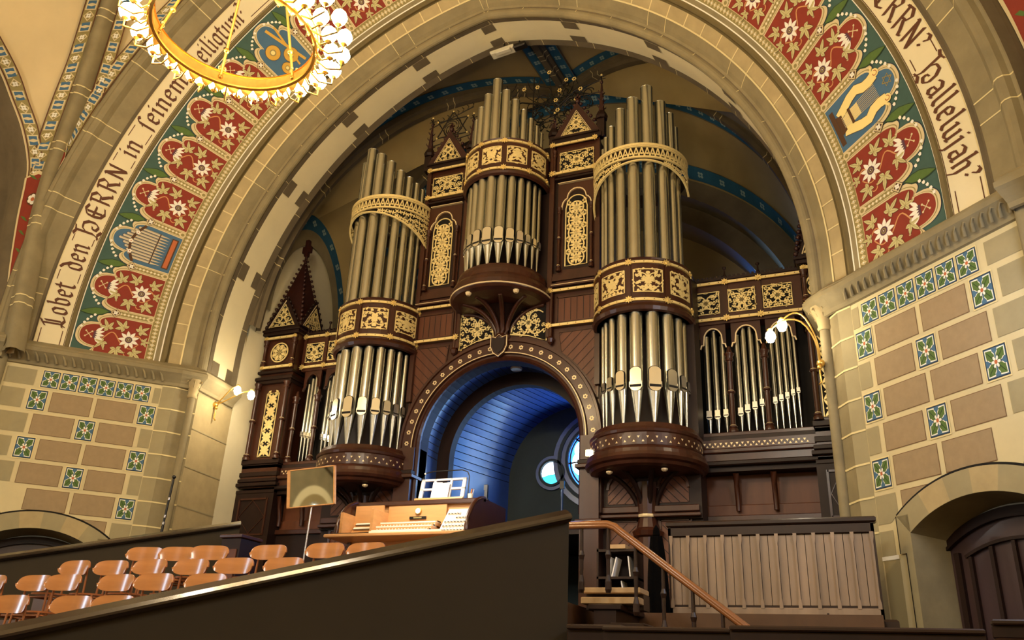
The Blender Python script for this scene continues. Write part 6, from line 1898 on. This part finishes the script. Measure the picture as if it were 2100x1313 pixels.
def nave():
    m = MB()
    m.box(-9.2, -9.0, -9, 8.6, ZF, 14, 'vault_cream'); m.box(9.0, 9.2, -9, 8.6, ZF, 14, 'vault_cream'); m.box(-9, 9, -9.2, -9, ZF, 14, 'vault_cream')
    X = -8.97
    Fw = lambda a, z, h: (X + h, a, z)
    m.shape([(-4.2, ZF), (-.6, ZF), (-.6, 3.2), (-4.2, 3.2)], Fw, .01, 'sandstone')  # unseen arch and small glowing window placed to fill the mirror's reflection
    m.shape([(-3.4, ZF)] + [(-2.4 - 1.0*cos(pi*i/24), 1.0 + .85*sin(pi*i/24)) for i in range(25)] + [(-1.4, ZF)], Fw, .03, 'cream_plaster')
    m.shape([(-3.15, ZF)] + [(-2.4 - .75*cos(pi*i/24), 1.0 + .62*sin(pi*i/24)) for i in range(25)] + [(-1.65, ZF)], Fw, .05, 'vault_ochre')
    m.ribbon([(-4.1, 1.6), (-3.0, 2.4), (-1.9, 2.9)], .12, Fw, .1, 'sandstone_dark', 0)
    m.shape([(-2.4 + .16*cos(pi*i/12), 1.12 + .2*sin(pi*i/12)) for i in range(13)], Fw, .07, 'window_white')
    for zc in (1.2,):  # unseen glowing window added to streak the chair backs and cap rail
        m.shape([(2.6, zc), (3.6, zc), (3.6, zc+2.2)] + [(3.1 + .5*cos(pi*i/10), zc+2.2+.5*sin(pi*i/10)) for i in range(1, 10)] + [(2.6, zc+2.2)], lambda a, z, h: (X + h, a, z), .03, 'window_white')
        m.ribbon([(2.5, zc), (2.5, zc+2.2)] + [(3.1 - .6*cos(pi*i/10), zc+2.2+.6*sin(pi*i/10)) for i in range(1, 10)] + [(3.7, zc+2.2), (3.7, zc)], .15, lambda a, z, h: (X + h, a, z), .12, 'sandstone', 0)
    o = m.build('wall_nave'); tag(o, 'cream nave walls around and behind the viewpoint', 'wall', kind='structure')
    m = MB(); m.box(-9, 9, -9, 11.3, 14, 14.2, 'vault_cream'); o = m.build('ceiling_nave'); tag(o, 'cream nave ceiling', 'ceiling', kind='structure')
nave()

# ------------------------------------------------------------------ lights
def light(name, kind, loc, energy, color, size=.2, rot=None, size_y=None):
    d = bpy.data.lights.new(name, kind); d.energy = energy; d.color = color
    if kind == 'AREA':
        d.shape = 'RECTANGLE' if size_y else 'DISK'; d.size = size
        if size_y: d.size_y = size_y
    else: d.shadow_soft_size = size
    o = bpy.data.objects.new(name, d); COL.objects.link(o); o.location = loc
    if rot: o.rotation_euler = rot
    return o
WARM = (1.0, .935, .785)
for i in range(6):
    b = tau*i/6
    light('chandelier_light', 'POINT', (CHC.x + 1.0*cos(b), CHC.y + 1.0*sin(b), CHC.z + .02), 95, WARM, .12)
light('nave_fill_light', 'POINT', (3.5, -1.5, 6.0), 900, WARM, .9)  # fill lights added in the unseen nave, no chandelier stands here
light('nave_fill_light', 'POINT', (-4.0, -1.0, 6.0), 620, WARM, .9)
light('wall_lamp_light', 'POINT', (-4.09, 10.55, 4.29), 45, (1, .84, .6), .08)
light('wall_lamp_light', 'POINT', (4.36, 9.78, 4.12), 24, (1, .84, .6), .08)
# daylight through the stained windows of the niche
light('window_daylight', 'AREA', (.75, 13.8, 3.8), 22, (.10, .32, 1.0), 1.3, (radians(-90), 0, 0))
light('window_daylight', 'AREA', (.0, 13.8, 3.55), 5, (.35, .6, 1.0), .45, (radians(-90), 0, 0))
light('niche_spot', 'AREA', (.3, 13.4, 3.1), 4, (.45, .65, 1.0), .2, (radians(-60), 0, radians(50)))
light('high_window_daylight', 'AREA', (3.3, 16.6, 7.6), 14, (.25, .5, 1.0), 1.2, (radians(-75), 0, radians(35)))
# reading lamp hoop of the console
light('desk_lamp_light', 'AREA', (.05, 8.95, 2.75), 17, (1, .93, .85), .5, (radians(25), 0, 0), .1)
# added cool light on the right, no window modelled, streaking chairs and cap rail
light('chair_streak_light', 'AREA', (6.8, 6.8, 3.6), 60, (.75, .82, 1.0), 1.2, (radians(75), 0, radians(75)))

w = bpy.data.worlds.new('World'); SC.world = w; w.use_nodes = True
w.node_tree.nodes['Background'].inputs[0].default_value = (.9, .75, .5, 1); w.node_tree.nodes['Background'].inputs[1].default_value = .05

# ------------------------------------------------------------------ camera
cd = bpy.data.cameras.new('Camera'); cam = bpy.data.objects.new('Camera', cd); COL.objects.link(cam); SC.camera = cam
cd.sensor_fit = 'HORIZONTAL'; cd.sensor_width = 36; cd.lens = 36*1740.42/2100
RT = ((.92165189, -.11777493, -.36971435), (.38565908, .38299687, .83939292), (.04274000, -.91621093, .39841038))
M = Matrix.Identity(4)
for i in range(3): M[i][0] = RT[i][0]; M[i][1] = -RT[i][1]; M[i][2] = -RT[i][2]
M.translation = (5.2579, 0, 0)
cam.matrix_world = M
cd.clip_start = .05; cd.clip_end = 100
